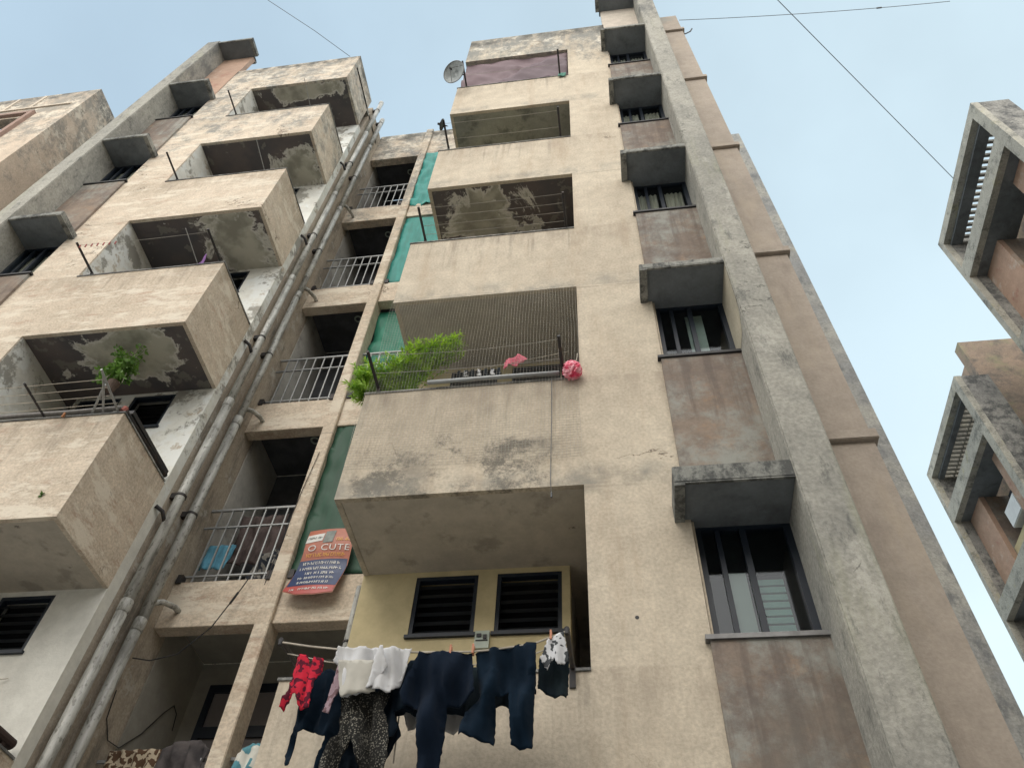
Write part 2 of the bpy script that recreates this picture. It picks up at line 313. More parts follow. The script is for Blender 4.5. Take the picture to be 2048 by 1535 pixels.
M['glass'] = glass_mat()
M['steelgrey'] = simple('dull_metal', (0.20, 0.20, 0.20), 0.5, 0.5, scale=9)
M['ground'] = plaster('wet_concrete_paving', (0.43, 0.42, 0.40), (0.35, 0.345, 0.33), stains=[dict(col=(0.14, 0.14, 0.135), scale=0.6, thr=0.58, soft=0.1, amt=0.6)], rough=0.55, bump=0.2)
M['net'] = simple('grey_nylon_net', (0.42, 0.40, 0.36), 0.6, scale=3)
M['cable'] = simple('dark_cable', (0.13, 0.14, 0.15), 0.6, scale=2)
M['cord'] = simple('pale_cord', (0.55, 0.50, 0.42), 0.8, scale=6)

# ------------------------------------------------------------------ mesh helpers
class MB:
    def __init__(s): s.v = []; s.f = []; s.mi = []
    def box(s, x0, x1, y0, y1, z0, z1, mi=0):
        x0, x1 = min(x0, x1), max(x0, x1); y0, y1 = min(y0, y1), max(y0, y1); z0, z1 = min(z0, z1), max(z0, z1)
        b = len(s.v)
        s.v += [(x0, y0, z0), (x1, y0, z0), (x1, y1, z0), (x0, y1, z0), (x0, y0, z1), (x1, y0, z1), (x1, y1, z1), (x0, y1, z1)]
        for q in ((0, 3, 2, 1), (4, 5, 6, 7), (0, 1, 5, 4), (1, 2, 6, 5), (2, 3, 7, 6), (3, 0, 4, 7)):
            s.f.append(tuple(b+i for i in q)); s.mi.append(mi)
        return s
    def poly(s, pts, mi=0):
        b = len(s.v); s.v += [tuple(p) for p in pts]; s.f.append(tuple(range(b, b+len(pts)))); s.mi.append(mi); return s
    def tube(s, pts, r, n=8, cap=True, mi=0):
        pts = [Vector(p) for p in pts]; rs = r if isinstance(r, (list, tuple)) else [r]*len(pts)
        b = len(s.v); ref = None
        for i, p in enumerate(pts):
            d = (pts[min(i+1, len(pts)-1)] - pts[max(i-1, 0)]).normalized()
            if ref is None: ref = d.orthogonal().normalized()
            ref = (ref - d*ref.dot(d)).normalized(); bi = d.cross(ref)
            for k in range(n):
                a = 2*math.pi*k/n
                s.v.append(tuple(p + (ref*math.cos(a)+bi*math.sin(a))*rs[i]))
        for i in range(len(pts)-1):
            for k in range(n):
                s.f.append((b+i*n+k, b+i*n+(k+1) % n, b+(i+1)*n+(k+1) % n, b+(i+1)*n+k)); s.mi.append(mi)
        if cap:
            s.f.append(tuple(b+k for k in reversed(range(n)))); s.mi.append(mi)
            e = b+(len(pts)-1)*n
            s.f.append(tuple(e+k for k in range(n))); s.mi.append(mi)
        return s
    def build(s, name, mats, parent=None, smooth=False, bevel=0.0, wob=0.0):
        me = bpy.data.meshes.new(name)
        off = Vector((0, 0, 0)); p = parent
        while p is not None: off += Vector(p.location); p = p.parent
        me.from_pydata([tuple(Vector(v)-off) for v in s.v], [], s.f)
        if not isinstance(mats, (list, tuple)): mats = [mats]
        for mm in mats: me.materials.append(mm)
        for i, pl in enumerate(me.polygons):
            pl.material_index = s.mi[i]
            pl.use_smooth = smooth
        me.update()
        o = bpy.data.objects.new(name, me); COL.objects.link(o)
        if parent is not None: o.parent = parent
        if bevel:
            bm = bmesh.new(); bm.from_mesh(me)
            bmesh.ops.bevel(bm, geom=[e for e in bm.edges if e.calc_face_angle(0) > 0.5], offset=bevel, segments=2, affect='EDGES', clamp_overlap=True)
            bm.to_mesh(me); bm.free()
        return o
def wall_holes(mb, x0, x1, z0, z1, y0, y1, holes, axis='y'):
    """wall slab between planes y0 (front) and y1 with rectangular holes (hx0,hx1,hz0,hz1); axis 'x' swaps x and y"""
    xs = sorted(set([x0, x1] + [min(max(h[i], x0), x1) for h in holes for i in (0, 1)]))
    zs = sorted(set([z0, z1] + [min(max(h[i], z0), z1) for h in holes for i in (2, 3)]))
    P = (lambda a, d, c: (a, d, c)) if axis == 'y' else (lambda a, d, c: (d, a, c))
    def solid(i, j):
        if i < 0 or j < 0 or i >= len(xs)-1 or j >= len(zs)-1: return False
        cx, cz = (xs[i]+xs[i+1])/2, (zs[j]+zs[j+1])/2
        return not any(h[0] < cx < h[1] and h[2] < cz < h[3] for h in holes)
    for i in range(len(xs)-1):
        for j in range(len(zs)-1):
            if not solid(i, j): continue
            a, b, c, d = xs[i], xs[i+1], zs[j], zs[j+1]
            mb.poly([P(a, y0, c), P(b, y0, c), P(b, y0, d), P(a, y0, d)])
            mb.poly([P(b, y1, c), P(a, y1, c), P(a, y1, d), P(b, y1, d)])
            if not solid(i-1, j): mb.poly([P(a, y1, c), P(a, y0, c), P(a, y0, d), P(a, y1, d)])
            if not solid(i+1, j): mb.poly([P(b, y0, c), P(b, y1, c), P(b, y1, d), P(b, y0, d)])
            if not solid(i, j-1): mb.poly([P(a, y1, c), P(b, y1, c), P(b, y0, c), P(a, y0, c)])
            if not solid(i, j+1): mb.poly([P(a, y0, d), P(b, y0, d), P(b, y1, d), P(a, y1, d)])
    return mb
def thing(name, label, cat, loc=(0, 0, 0), group=None):
    o = bpy.data.objects.new(name, None); COL.objects.link(o); o.location = loc; o.empty_display_size = 0.2
    o['label'] = label; o['category'] = cat
    if group: o['group'] = group
    bpy.context.view_layer.update()
    return o
def tag(o, label, cat, group=None):
    o['label'] = label; o['category'] = cat
    if group: o['group'] = group
    return o

# ------------------------------------------------------------------ ground
GZ = -6.0
g = MB(); g.poly([(-250, -250, GZ), (250, -250, GZ), (250, 250, GZ), (-250, 250, GZ)])
go = g.build('ground', M['ground']); go['kind'] = 'structure'

# ------------------------------------------------------------------ the main apartment building (two mirrored halves and a passage bay)
H = 3.0; MIR = -6.618
XL = -2.065; SILL = 1.366; ROOF = 13.47; DB = 1.0; YC = 1.88
bld = thing('apartment_building', 'weathered beige five-storey block of flats with stacked balconies, filling most of the view', 'building', (-3.31, 0, GZ))
def half(mx, right):
    wm = M['wall'] if right else M['wall_peel']
    # pier between balconies and windows
    p = MB(); p.box(mx(0), mx(0.78), 0, 0.13, GZ, ROOF)
    p.box(mx(0), mx(0.10), 0.13, 1.55, GZ, ROOF-0.1)
    p.build('facade_wall', wm, bld)
    if not right:      # whitewashed inner cheek of the pier, one per balcony opening
        for k in range(0, 5):
            c = MB(); c.box(mx(0), mx(-0.004), 0.02, 1.5, 3*k-1.5, 3*k-0.002); c.build('balcony_cheek', M['white'] if k else M['cream'], bld)
    # balcony parapets with side return, soffit slab, coping
    for k in range(-1, 5):
        z0 = 3*k; z1 = z0+SILL if k < 4 else ROOF
        b = MB()
        b.poly([(mx(XL), 0, z0), (mx(0), 0, z0), (mx(0), 0, z1), (mx(XL), 0, z1)] if right else [(mx(0), 0, z0), (mx(XL), 0, z0), (mx(XL), 0, z1), (mx(0), 0, z1)])
        b.poly([(mx(XL), 0, z0), (mx(XL), DB, z0), (mx(XL), DB, z1), (mx(XL), 0, z1)])
        b.poly([(mx(XL+.11), .11, z0+.12), (mx(0), .11, z0+.12), (mx(0), .11, z1), (mx(XL+.11), .11, z1)])
        b.poly([(mx(XL+.11), .11, z0+.12), (mx(XL+.11), DB, z0+.12), (mx(XL+.11), DB, z1), (mx(XL+.11), .11, z1)])
        b.poly([(mx(XL), 0, z1), (mx(0), 0, z1), (mx(0), .11, z1), (mx(XL+.11), .11, z1)])
        b.poly([(mx(XL), 0, z1), (mx(XL+.11), .11, z1), (mx(XL+.11), DB, z1), (mx(XL), DB, z1)])
        b.poly([(mx(XL), 0, z0), (mx(0), 0, z0), (mx(0), .05, z0), (mx(XL+.05), .05, z0)])
        b.poly([(mx(XL), 0, z0), (mx(XL+.05), .05, z0), (mx(XL+.05), DB, z0), (mx(XL), DB, z0)])
        bo = b.build('balcony', wm, bld)
        key = {0: 'sof_plain', 1: 'sof_grey', 2: 'sof_peel_a', 3: 'sof_green', 4: 'sof_grey'}.get(k, 'sof_plain') if right else \
              {0: 'sof_plain', 1: 'sof_peel_b', 2: 'sof_peel_c', 3: 'sof_peel_d', 4: 'sof_peel_e'}.get(k, 'sof_plain')
        s = MB(); s.box(mx(XL+.05), mx(-.001), .05, 2.1, z0+.004, z0+.118); s.build('soffit', M[key], bo)
        if k == 4:
            r = MB(); r.box(mx(XL), mx(0.75), .10, 1.8, z0+.9, z0+1.0); r.build('roof_slab', M['concrete'], bo)
        else:
            c = MB(); c.box(mx(XL-.012), mx(0.0), -.012, .125, z1+.001, z1+.020); c.box(mx(XL-.012), mx(XL+.122), .125, DB-.02, z1+.001, z1+.020)
            c.build('coping', M['conc_dark'], bo)
    # rear wall of the balconies with louvred ventilators
    holes = []
    for k in range(-1, 5):
        holes += [(min(mx(a), mx(b)), max(mx(a), mx(b)), 3*k-.65, 3*k-.05) for a, b in ((-1.565, -1.005), (-.836, -.269))]
    for k in range(-1, 5):
        zz0, zz1 = 3*k-2.88, 3*k+.0 if k < 4 else ROOF-.3
        hk = [h for h in holes if zz0 < h[2] < zz1]
        w = MB(); wall_holes(w, min(mx(XL), mx(-.2)), max(mx(XL), mx(-.2)), 3*k-3, 3*k, DB, DB+.14, [(h[0], h[1], 3*k-.65, 3*k-.05) for h in hk][:2] if hk else [])
        w.build('balcony_wall', (M['cream'] if right else M['white']), bld)
        for a, b in ((-1.565, -1.005), (-.836, -.269)):
            f = MB(); xa, xb = min(mx(a), mx(b)), max(mx(a), mx(b)); za, zb = 3*k-.65, 3*k-.05
            f.box(xa, xa+.035, DB+.005, DB+.07, za, zb); f.box(xb-.035, xb, DB+.005, DB+.07, za, zb)
            f.box(xa+.035, xb-.035, DB+.005, DB+.07, zb-.035, zb); f.box(xa+.035, xb-.035, DB+.005, DB+.07, za, za+.03)
            f.box(xa-.02, xb+.02, DB-.03, DB+.003, za-.03, za)
            fo = f.build('louvre_window', M['navy_frame'], bld)
            s = MB()
            for i in range(6):
                zc = za+.055+i*.092
                s.poly([(xa+.036, DB+.012, zc-.036), (xb-.036, DB+.012, zc-.036), (xb-.036, DB+.075, zc+.040), (xa+.036, DB+.075, zc+.040)])
                s.poly([(xa+.036, DB+.018, zc-.040), (xb-.036, DB+.018, zc-.040), (xb-.036, DB+.081, zc+.036), (xa+.036, DB+.081, zc+.036)])
            s.build('slats', M['slat'], fo)
            d = MB(); d.box(xa, xb, DB+.16, DB+.5, za-.1, zb+.1); d.build('dark_room', M['black'], fo)
    # alcove beside the balcony wall
    a = MB(); a.box(mx(-.2), mx(-.24), DB+.14, 2.1, GZ, ROOF-.3); a.box(mx(-.2), mx(.1), 2.1, 2.2, GZ, ROOF-.3)
    a.build('alcove_wall', M['passage'], bld)
    # window bay
    for k in range(-1, 6):
        zb, zt = 3*k-1.37, 3*k-.40
        sp = MB(); sp.box(mx(.765), mx(1.5), -.035, .10, 3*k-3-.262 if k > -1 else GZ, zb-.10)
        so = sp.build('spandrel_panel', M['pink'] if k < 5 else (M['cream'] if right else M['orange']), bld) if k < 5 else None
        if k == 5:
            sp = MB(); sp.box(mx(.765), mx(1.5), 0, .10, 12-.262, 14.57); sp.build('roof_panel', plaster('pale_roof_panel', (0.52, .46, .40), (.46, .42, .36)) if right else M['orange'], bld)
        else:
            si = MB(); si.box(mx(.735), mx(1.5), -.055, .16, zb-.099, zb-.065); si.build('window_sill', M['black'] if k != 0 else M['steelgrey'], so)
            j = MB(); j.box(mx(.785), mx(.80), .02, .16, zb-.06, zt-.03); j.build('window_reveal', wm, bld)
            xa, xb = min(mx(.80), mx(1.5)), max(mx(.80), mx(1.5))
            f = MB()
            f.box(xa, xa+.05, .10, .16, zb-.06, zt); f.box(xb-.05, xb, .10, .16, zb-.06, zt)
            f.box(xa+.05, xb-.05, .10, .16, zt-.05, zt); f.box(xa+.05, xb-.05, .10, .16, zb-.06, zb-.02)
            xm = (xa+xb)/2
            f.box(xm-.022, xm+.022, .105, .155, zb-.02, zt-.05)
            f.box(xm-.20, xm-.165, .108, .152, zb-.02, zt-.05)
            fo = f.build('window', M['navy_frame'], bld)
            gl = MB(); gl.poly([(xa+.05, .13, zb-.02), (xb-.05, .13, zb-.02), (xb-.05, .13, zt-.05), (xa+.05, .13, zt-.05)]); gl.build('pane', M['glass'], fo)
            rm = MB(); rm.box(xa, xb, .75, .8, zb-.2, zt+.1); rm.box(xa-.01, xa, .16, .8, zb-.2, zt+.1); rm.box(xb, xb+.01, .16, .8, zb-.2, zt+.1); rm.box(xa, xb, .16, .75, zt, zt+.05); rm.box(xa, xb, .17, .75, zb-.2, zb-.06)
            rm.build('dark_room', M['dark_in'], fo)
            if right and k == 0:
                q = MB(); q.box(xm-.16, xm-.035, .17, .185, zb-.05, zt-.40); q.build('board', M['greyboard'], fo)
                q = MB()
                for i in range(9): q.box(xm+.035, xm+.21, .17, .185, zb-.04+i*.062, zb+.006+i*.062)
                q.build('blind', M['greenslat'], fo)
            elif right and k == 1:
                q = MB(); q.box(xm-.05, xm+.12, .17, .18, zb-.05, zt-.12); q.build('curtain', M['greyboard'], fo)
                q = MB(); q.box(xm-.09, xm+.03, .085, .095, zb-.06, zb+.05); q.build('notice_paper', M['paper'], fo)
            elif k >= 0:
                for s0, s1 in ((xa+.06, xm-.05), (xm+.05, xb-.07)):
                    q = MB(); n = 16
                    for i in range(n):
                        u0, u1 = s0+(s1-s0)*i/n, s0+(s1-s0)*(i+1)/n
                        ya, yb = .165+.012*math.sin(i*1.6), .165+.012*math.sin((i+1)*1.6)
                        q.poly([(u0, ya, zb-.05), (u1, yb, zb-.05), (u1, yb, zt-.2), (u0, ya, zt-.2)])
                    q.build('curtain', M['curtain'], fo)
        # sunshade hood
        zu = 3*k-.42
        h = MB(); h.box(mx(.66), mx(1.5), -.40, -.001, zu, zu+(.16 if k < 1 else .085)); h.box(mx(.785), mx(1.5), 0, .17, zu+.021, zu+.12)
        ho = h.build('window_hood', M['hood'], bld, bevel=0.006)
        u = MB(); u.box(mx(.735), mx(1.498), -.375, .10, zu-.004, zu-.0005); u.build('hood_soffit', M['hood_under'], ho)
        u = MB(); u.box(mx(.66), mx(.735), -.398, -.002, zu-.030, zu-.0005); u.box(mx(.735), mx(1.498), -.398, -.375, zu-.012, zu-.0005); u.build('drip_edge', M['hood'], ho)
    # fin
    f = MB()
    segs = 10
    f.box(mx(1.5), mx(1.815), -.405, .12, GZ, 14.74)
    f.build('concrete_fin', M['concrete'], bld, bevel=0.012)
    # end wall and string courses
    e = MB(); e.box(mx(1.815), mx(2.3), 0, 9.5, GZ, ROOF); eo = e.build('end_wall', M['pink_end'], bld)
    for k in range(-1, 5):
        c = MB(); c.box(mx(1.816), mx(2.335), -.045, 2.0, 3*k+.285, 3*k+.39); c.build('string_course', M['pink_end'], eo, bevel=0.006)
    # flat body behind
    b = MB(); b.box(mx(.10), mx(1.815), 2.2, 9.4, GZ, ROOF-.25); b.box(mx(.10), mx(1.5), .80, 2.2, 12.3, ROOF-.6); b.box(mx(XL), mx(.10), 2.2, 9.4, GZ, ROOF-.25)
    b.build('rear_body', wm, bld)
half(lambda x: x, True)
half(lambda x: MIR-x, False)

# passage bay between the halves
XW0, XW1, XC0, XC1 = -4.553, -2.065, -3.44, -3.28
s = MB(); s.box(XW0-.12, XW0, DB+.142, YC+.25, GZ, ROOF-.02); s.build('passage_side_wall', M['wall_side'], bld)
for k in range(-1, 5):
    s = MB(); s.box(XW0-.12, XW0+.004, YC+.26, 3.0, 3*k-2.4, 3*k+.44); s.build('passage_inner_wall', M['passage'] if k != 0 else M['passage_low'], bld)
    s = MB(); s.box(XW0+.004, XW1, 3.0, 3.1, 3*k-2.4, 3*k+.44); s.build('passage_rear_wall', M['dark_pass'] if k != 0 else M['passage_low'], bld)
s = MB(); s.box(XW1, XW1+.12, DB+.14, 3.0, GZ, ROOF-.05); s.build('passage_side_wall', M['wall'], bld)
c = MB(); c.box(XC0, XC1, YC-.05, YC+.20, GZ, 13.58); c.build('passage_column', M['wall_peel'], bld, bevel=0.008)
for k in range(-1, 5):
    z0, z1 = 3*k+.16, (3*k+.73 if k < 4 else 13.56)
    b = MB(); b.box(XW0+.001, XC0-.001, YC, YC+.16, z0, z1); b.box(XC1+.001, XW1-.001, YC, YC+.16, z0, z1)
    bo = b.build('passage_beam', M['wall_peel'] if k != 0 else M['wall_peel'], bld, bevel=0.005)
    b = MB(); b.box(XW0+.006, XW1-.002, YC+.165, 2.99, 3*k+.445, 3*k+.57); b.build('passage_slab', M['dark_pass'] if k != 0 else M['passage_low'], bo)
    if 0 < k < 5:
        b = MB(); pts = [(-3.78+.055*math.cos(t*math.pi/8), 2.35+.055*math.sin(t*math.pi/8), 3*k+.43) for t in range(17)]
        b.tube(pts, .014, 6); b.build('ceiling_rose', M['greyboard'], bld, smooth=True)
def railing(x0, x1, k, y=YC+.07):
    zb = 3*k+.73; r = MB(); n = max(2, round((x1-x0)/.135))
    for i in range(1, n):
        x = x0+(x1-x0)*i/n; r.box(x-.008, x+.008, y-.008, y+.008, zb+.02, zb+1.09)
    for zz, t in ((1.09, .014), (.82, .009), (.12, .009)):
        r.box(x0, x1, y-.0125, y+.0125, zb+zz-t, zb+zz+t)
    r.build('railing', M['rail'], bld)
    f = MB()
    for x in (x0+.04, x1-.04): f.box(x-.03, x+.03, YC-.02, y-.014, zb-.02, zb+.09)
    f.build('railing_bracket', M['iron'], bld)
for k in range(-1, 4):
    railing(XW0+.01, XC0-.003, k); railing(XC1+.003, XW1-.01, k)
# door in the first-floor passage
f = MB(); dx0, dx1, dy = -4.33, -3.35, 2.93
f.box(dx0, dx0+.07, dy, 3.0, -2.4, .14); f.box(dx1-.07, dx1, dy, 3.0, -2.4, .14); f.box(dx0+.07, dx1-.07, dy, 3.0, .05, .14); f.box(dx0+.07, dx1-.07, dy, 3.0, -.46, -.34)
fo = f.build('door_frame', M['navy_frame'], bld)
d = MB(); d.box(dx0+.07, dx1-.07, dy+.03, 2.99, -.34, .05); d.build('transom_panel', M['door_panel'], fo)
d = MB(); d.box(dx0+.07, dx1-.07, dy+.03, 2.99, -2.4, -.46); d.build('door_leaf', M['door_panel'], fo)
# rear wing that shows past the end wall
w = MB(); w.box(2.3, 3.72, 2.7, 9.0, GZ, 13.45); wo = w.build('rear_wing', M['wing'], bld)
q = MB(); q.poly([(1.497, -.385, 2.55), (1.497, -.385, 1.95), (1.497, -.36, 1.75), (1.497, -.25, 1.55), (1.497, .10, 1.55), (1.497, .10, 2.55)])
q.build('paint_patch', M['cream_fin'], bld)
# small fixings on the facade
q = MB(); pts = [(0.319, -.002, -1.253), (0.319, .004, -1.253)]
q.tube(pts, .014, 10); q.build('drain_hole', M['black'], bld)
q = MB(); q.box(-.985, -.865, .975, .999, -.80, -.64); qo = q.build('switch_board', M['greyboard'], bld)
q = MB(); q.box(-.97, -.93, .965, .974, -.70, -.67); q.box(-.915, -.885, .965, .974, -.72, -.68); q.box(-.975, -.875, .968, .9745, -.735, -.728); q.build('switches', M['black'], qo)

# ------------------------------------------------------------------ drain pipes in the passage corner
def drain_pipe(x, y, r, label, seed, z1=13.9):
    random.seed(seed)
    t = thing('drain_pipe', label, 'pipe', (x, y, GZ), 'drain pipes running up the passage corner')
    z = GZ; i = 0
    while z < z1:
        zz = min(z+3.0, z1); rr = r*(1.16 if (i == 1 or i == 2) else 1.0); dx = random.uniform(-.008, .008)
        MB().tube([(x+dx, y, z+.001), (x+dx*.5, y, (z+zz)/2), (x-dx, y, zz)], rr, 18).build('pipe_length', M['pipe'], t, smooth=True)
        MB().tube([(x, y, zz-.14), (x, y, zz-.13), (x, y, zz-.01), (x, y, zz)], [rr*1.03, rr*1.13, rr*1.13, rr*1.04], 18).build('pipe_socket', M['pipe'], t, smooth=True)
        for zc in (z+1.35,):
            if zc < z1:
                c = MB().tube([(x, y, zc-.014), (x, y, zc+.014)], rr*1.13, 18); c.box(XW0+.001, x-rr*.9, y-.03, y+.03, zc-.035, zc+.035); c.build('pipe_clamp', M['iron'], t)
        z = zz; i += 1
    return t
p1 = drain_pipe(-4.445, 1.20, .047, 'grey plastic drain pipe nearer the left balconies', 3)
p2 = drain_pipe(-4.440, 1.50, .047, 'grey plastic drain pipe nearer the railed passage', 5, 13.6)
for k in range(0, 4):
    b = MB(); zz = 3*k+.30
    b.tube([(-4.425, 1.52, zz-.10), (-4.40, 1.64, zz+.0), (-4.36, 1.80, zz+.05), (-4.355, YC+.01, zz+.055)], .030, 10)
    b.build('branch_pipe', M['pipe'], p2, smooth=True)
    b = MB(); zz = 3*k+1.05
    b.tube([(-4.455, 1.17, zz-.10), (-4.49, 1.10, zz), (-4.545, 1.03, zz+.02)], .022, 8)
    b.build('branch_pipe', M['iron'], p1, smooth=True)
t = thing('drain_pipe', 'thin pale pipe beside the yellow wall behind the laundry', 'pipe', (-2.12, .97, GZ))
MB().tube([(-2.115, 1.10, GZ), (-2.115, 1.10, -.05)], .032, 12).build('pipe_length', M['pipe'], t, smooth=True)
for zc in (-.62, -2.0): MB().tube([(-2.115, 1.10, zc-.01), (-2.115, 1.10, zc+.01)], .038, 12).build('pipe_clamp', M['iron'], t)

# ------------------------------------------------------------------ drying brackets
def bracket_pair(xa, xb, k, label, wires, rlen=.46, gap=.0, tilt=(0, 0), arms=(1, 1)):
    z = 3*(k-1)+SILL+.035
    t = thing('drying_bracket', label, 'drying rack', ((xa+xb)/2, 0, z), 'iron drying brackets on the balcony parapets')
    for x, tl, on in ((xa, tilt[0], arms[0]), (xb, tilt[1], arms[1])):
        if not on: continue
        a = MB(); a.box(x-.016, x+.016, -.02, .12, z-.012, z+.02)
        a.tube([(x, .05, z+.015), (x+tl*.5, -rlen*.5, z+.022), (x+tl, -rlen, z+.03)], .016, 8)
        a.build('arm', M['iron'], t)
    for yy, sag, dz in wires:
        n = 14; pts = []
        for i in range(n+1):
            u = i/n; f = yy/rlen
            pts.append((xa+tilt[0]*-f+(xb+tilt[1]*-f-xa-tilt[0]*-f)*u, yy, z+.03+dz-sag*4*u*(1-u)))
        MB().tube(pts, .0025, 5).build('wire', M['net'], t)
    return t
bracket_pair(-1.90, -.155, 4, 'iron drying brackets on the top right balcony with the brown sheet', [(-.2, .02, 0)])
bracket_pair(-1.91, -.155, 3, 'bare iron drying brackets on the right balcony below the brown sheet', [(-.15, .02, 0), (-.4, .03, 0)])
bracket_pair(-1.88, -.10, 2, 'iron drying brackets with taut wires on the right balcony beside green netting', [(-.08, .01, 0), (-.2, .01, 0), (-.32, .02, 0), (-.44, .02, 0)])
bracket_pair(-1.94, -.155, 1, 'iron drying brackets on the balcony with the bushy plant', [(-.42, .06, 0), (-.2, .03, 0)])
for k, lab in ((4, 'single iron drying arm on the top left balcony'), (3, 'single iron drying arm on the left balcony, second from the top'), (2, 'single iron drying arm holding a pegged cord on the left balcony, third from the top')):
    bracket_pair(-6.42, -4.62, k, lab, [(-.42, .03, 0)] if k == 2 else [], arms=(1, 0) if k != 2 else (1, 1))

# ------------------------------------------------------------------ cloth helper
def inside(p, poly):
    r = False; n = len(poly)
    for i in range(n):
        a, b = poly[i], poly[(i+1) % n]
        if (a[1] > p[1]) != (b[1] > p[1]) and p[0] < (b[0]-a[0])*(p[1]-a[1])/(b[1]-a[1])+a[0]: r = not r
    return r
def cloth(name, poly, y, mat, amp=.018, freq=9, step=.02, th=.006, seed=1, top=None, parent=None, lean=0.0, sag=0.0, flip=None, jag=.004):
    """a hanging piece of cloth: outline (x,z) in metres, folds running down it, real thickness"""
    rnd = random.Random(seed); pts = []
    n = len(poly)
    for i in range(n):
        a, b = Vector(poly[i]), Vector(poly[(i+1) % n]); m = max(1, int((b-a).length/step))
        for j in range(m):
            q = a.lerp(b, j/m)
            if 0 < j: q = q+Vector((rnd.uniform(-jag, jag), rnd.uniform(-jag, jag)))
            pts.append(q)
    nb = len(pts)
    xs = [p.x for p in pts]; zs = [p.y for p in pts]; pl = [(p.x, p.y) for p in pts]
    x = min(xs)
    while x < max(xs):
        z = min(zs)
        while z < max(zs):
            q = (x+rnd.uniform(-.3, .3)*step, z+rnd.uniform(-.3, .3)*step)
            if inside(q, pl) and min((Vector(q)-p).length for p in pts) > step*.55: pts.append(Vector(q))
            z += step
        x += step
    edges = [(i, (i+1) % nb) for i in range(nb)]
    v, e, f, *_ = geometry.delaunay_2d_cdt(pts, edges, [], 1, 1e-5)
    zt = max(zs); ph = [rnd.uniform(0, 6.3) for _ in range(5)]
    def yy(px, pz):
        d = min(1.0, (zt-pz)/.22)
        w = math.sin(2*math.pi*freq*px+ph[0]+2.0*math.sin(pz*5+ph[1]))+.55*math.sin(2*math.pi*freq*1.9*px+ph[2]+1.5*math.sin(pz*9+ph[3]))
        w += .45*math.sin(pz*17+px*11+ph[4]) + .35*math.sin(px*2*math.pi*freq*3.1+pz*13+ph[1])
        return y + amp*w*(.45+.75*d) + lean*(zt-pz) - sag*math.sin(math.pi*min(1, max(0, (px-min(xs))/(max(xs)-min(xs)))))
    b = MB(); nv = len(v)
    b.v = [(p.x, yy(p.x, p.y), p.y) for p in v]+[(p.x, yy(p.x, p.y)+th, p.y) for p in v]
    cnt = {}
    for t_ in f:
        ar = sum(v[t_[i]].x*v[t_[(i+1) % len(t_)]].y-v[t_[(i+1) % len(t_)]].x*v[t_[i]].y for i in range(len(t_)))
        t_ = tuple(t_) if ar > 0 else tuple(reversed(t_))
        b.f.append(t_); b.f.append(tuple(nv+i for i in reversed(t_)))
        for i in range(len(t_)):
            k = (t_[i], t_[(i+1) % len(t_)]); cnt[k] = cnt.get(k, 0)+1
    for (i, j) in list(cnt):
        if (j, i) not in cnt: b.f.append((j, i, nv+i, nv+j))
    b.mi = [0]*len(b.f)
    return b.build(name, mat, parent, smooth=True)
def fabric(name, c, c2=None, pat=None, rough=0.85, scale=40):
    t = NT(name)
    w = t.noise(90, detail=2)
    if pat == 'speck':
        v = t.n('ShaderNodeTexVoronoi'); t.l(t.vec(), v.inputs['Vector']); v.inputs['Scale'].default_value = scale
        col = t.mix(t.rng(v.outputs['Distance'], .28, .42), c2, c)
        col = t.mix(t.rng(t.noise(7, detail=3), .45, .6, 0, .6), col, c)
    elif pat == 'patch':
        col = t.mix(t.rng(t.noise(scale, detail=2, rough=.4), .50, .54), c, c2)
    else:
        col = t.mix(t.rng(t.noise(5, detail=5), .35, .7), c, c2 or tuple(x*.75 for x in c))
    t.put(t.b.inputs['Base Color'], col); t.b.inputs['Roughness'].default_value = rough; t.b.inputs['Specular IOR Level'].default_value = .06
    t.b.inputs['Sheen Weight'].default_value = .03
    t.bump(w, .15, .002); return t.m
F_white = fabric('white_cotton', (.56, .57, .59), (.47, .47, .47))
F_navy = fabric('navy_jersey', (.0035, .008, .017), (.006, .012, .024))
F_dark = fabric('blue_black_knit', (.005, .010, .017), (.008, .016, .026))
F_black = fabric('black_green_knit', (.012, .020, .024), (.008, .014, .022))
F_teal = fabric('dark_teal_cotton', (.003, .009, .018), (.005, .014, .027))
F_red = fabric('red_print', (.52, .025, .05), (.10, .015, .03), 'patch', scale=26)
F_orange = fabric('orange_red_cotton', (.55, .08, .04), (.40, .05, .04))
F_print = fabric('black_and_cream_print', (.020, .020, .019), (.22, .21, .18), 'speck', scale=85)
F_lilac = fabric('dull_lilac_cotton', (.30, .22, .25), (.16, .10, .11), 'patch', scale=30)
F_bw = fabric('grey_white_print', (.55, .56, .58), (.06, .065, .07), 'patch', scale=24)

# ------------------------------------------------------------------ laundry on the first-floor balcony
LY = -.50
t = thing('clothes_line', 'sagging clothes line on two iron arms holding the laundry', 'clothes line', (-1.0, 0, -1.63))
for x, x1 in ((-1.90, -1.88), (-.118, -.11)):
    a = MB(); a.tube([(x, .06, -1.615), (x, -.01, -1.61), (x1, -.51, -1.665)], .017, 8); a.tube([(x1, -.50, -1.66), (x1, -.505, -1.70)], .012, 8)
    a.box(x-.02, x+.02, -.014, .02, -1.75, -1.60); a.build('arm', M['iron'], t)
MB().tube([(-1.88, LY, -1.675), (-1.69, LY, -1.712), (-1.49, LY, -1.742), (-1.2, LY, -1.770), (-.97, LY, -1.782), (-.68, LY, -1.79), (-.54, LY, -1.782), (-.3, LY, -1.75), (-.11, LY, -1.675)], .006, 6).build('rope', M['cord'], t)
MB().tube([(-1.885, -.36, -1.665), (-1.6, -.36, -1.735), (-1.2, -.36, -1.79), (-.8, -.36, -1.80), (-.4, -.36, -1.76), (-.112, -.36, -1.65)], .004, 6).build('rope', M['cord'], t)
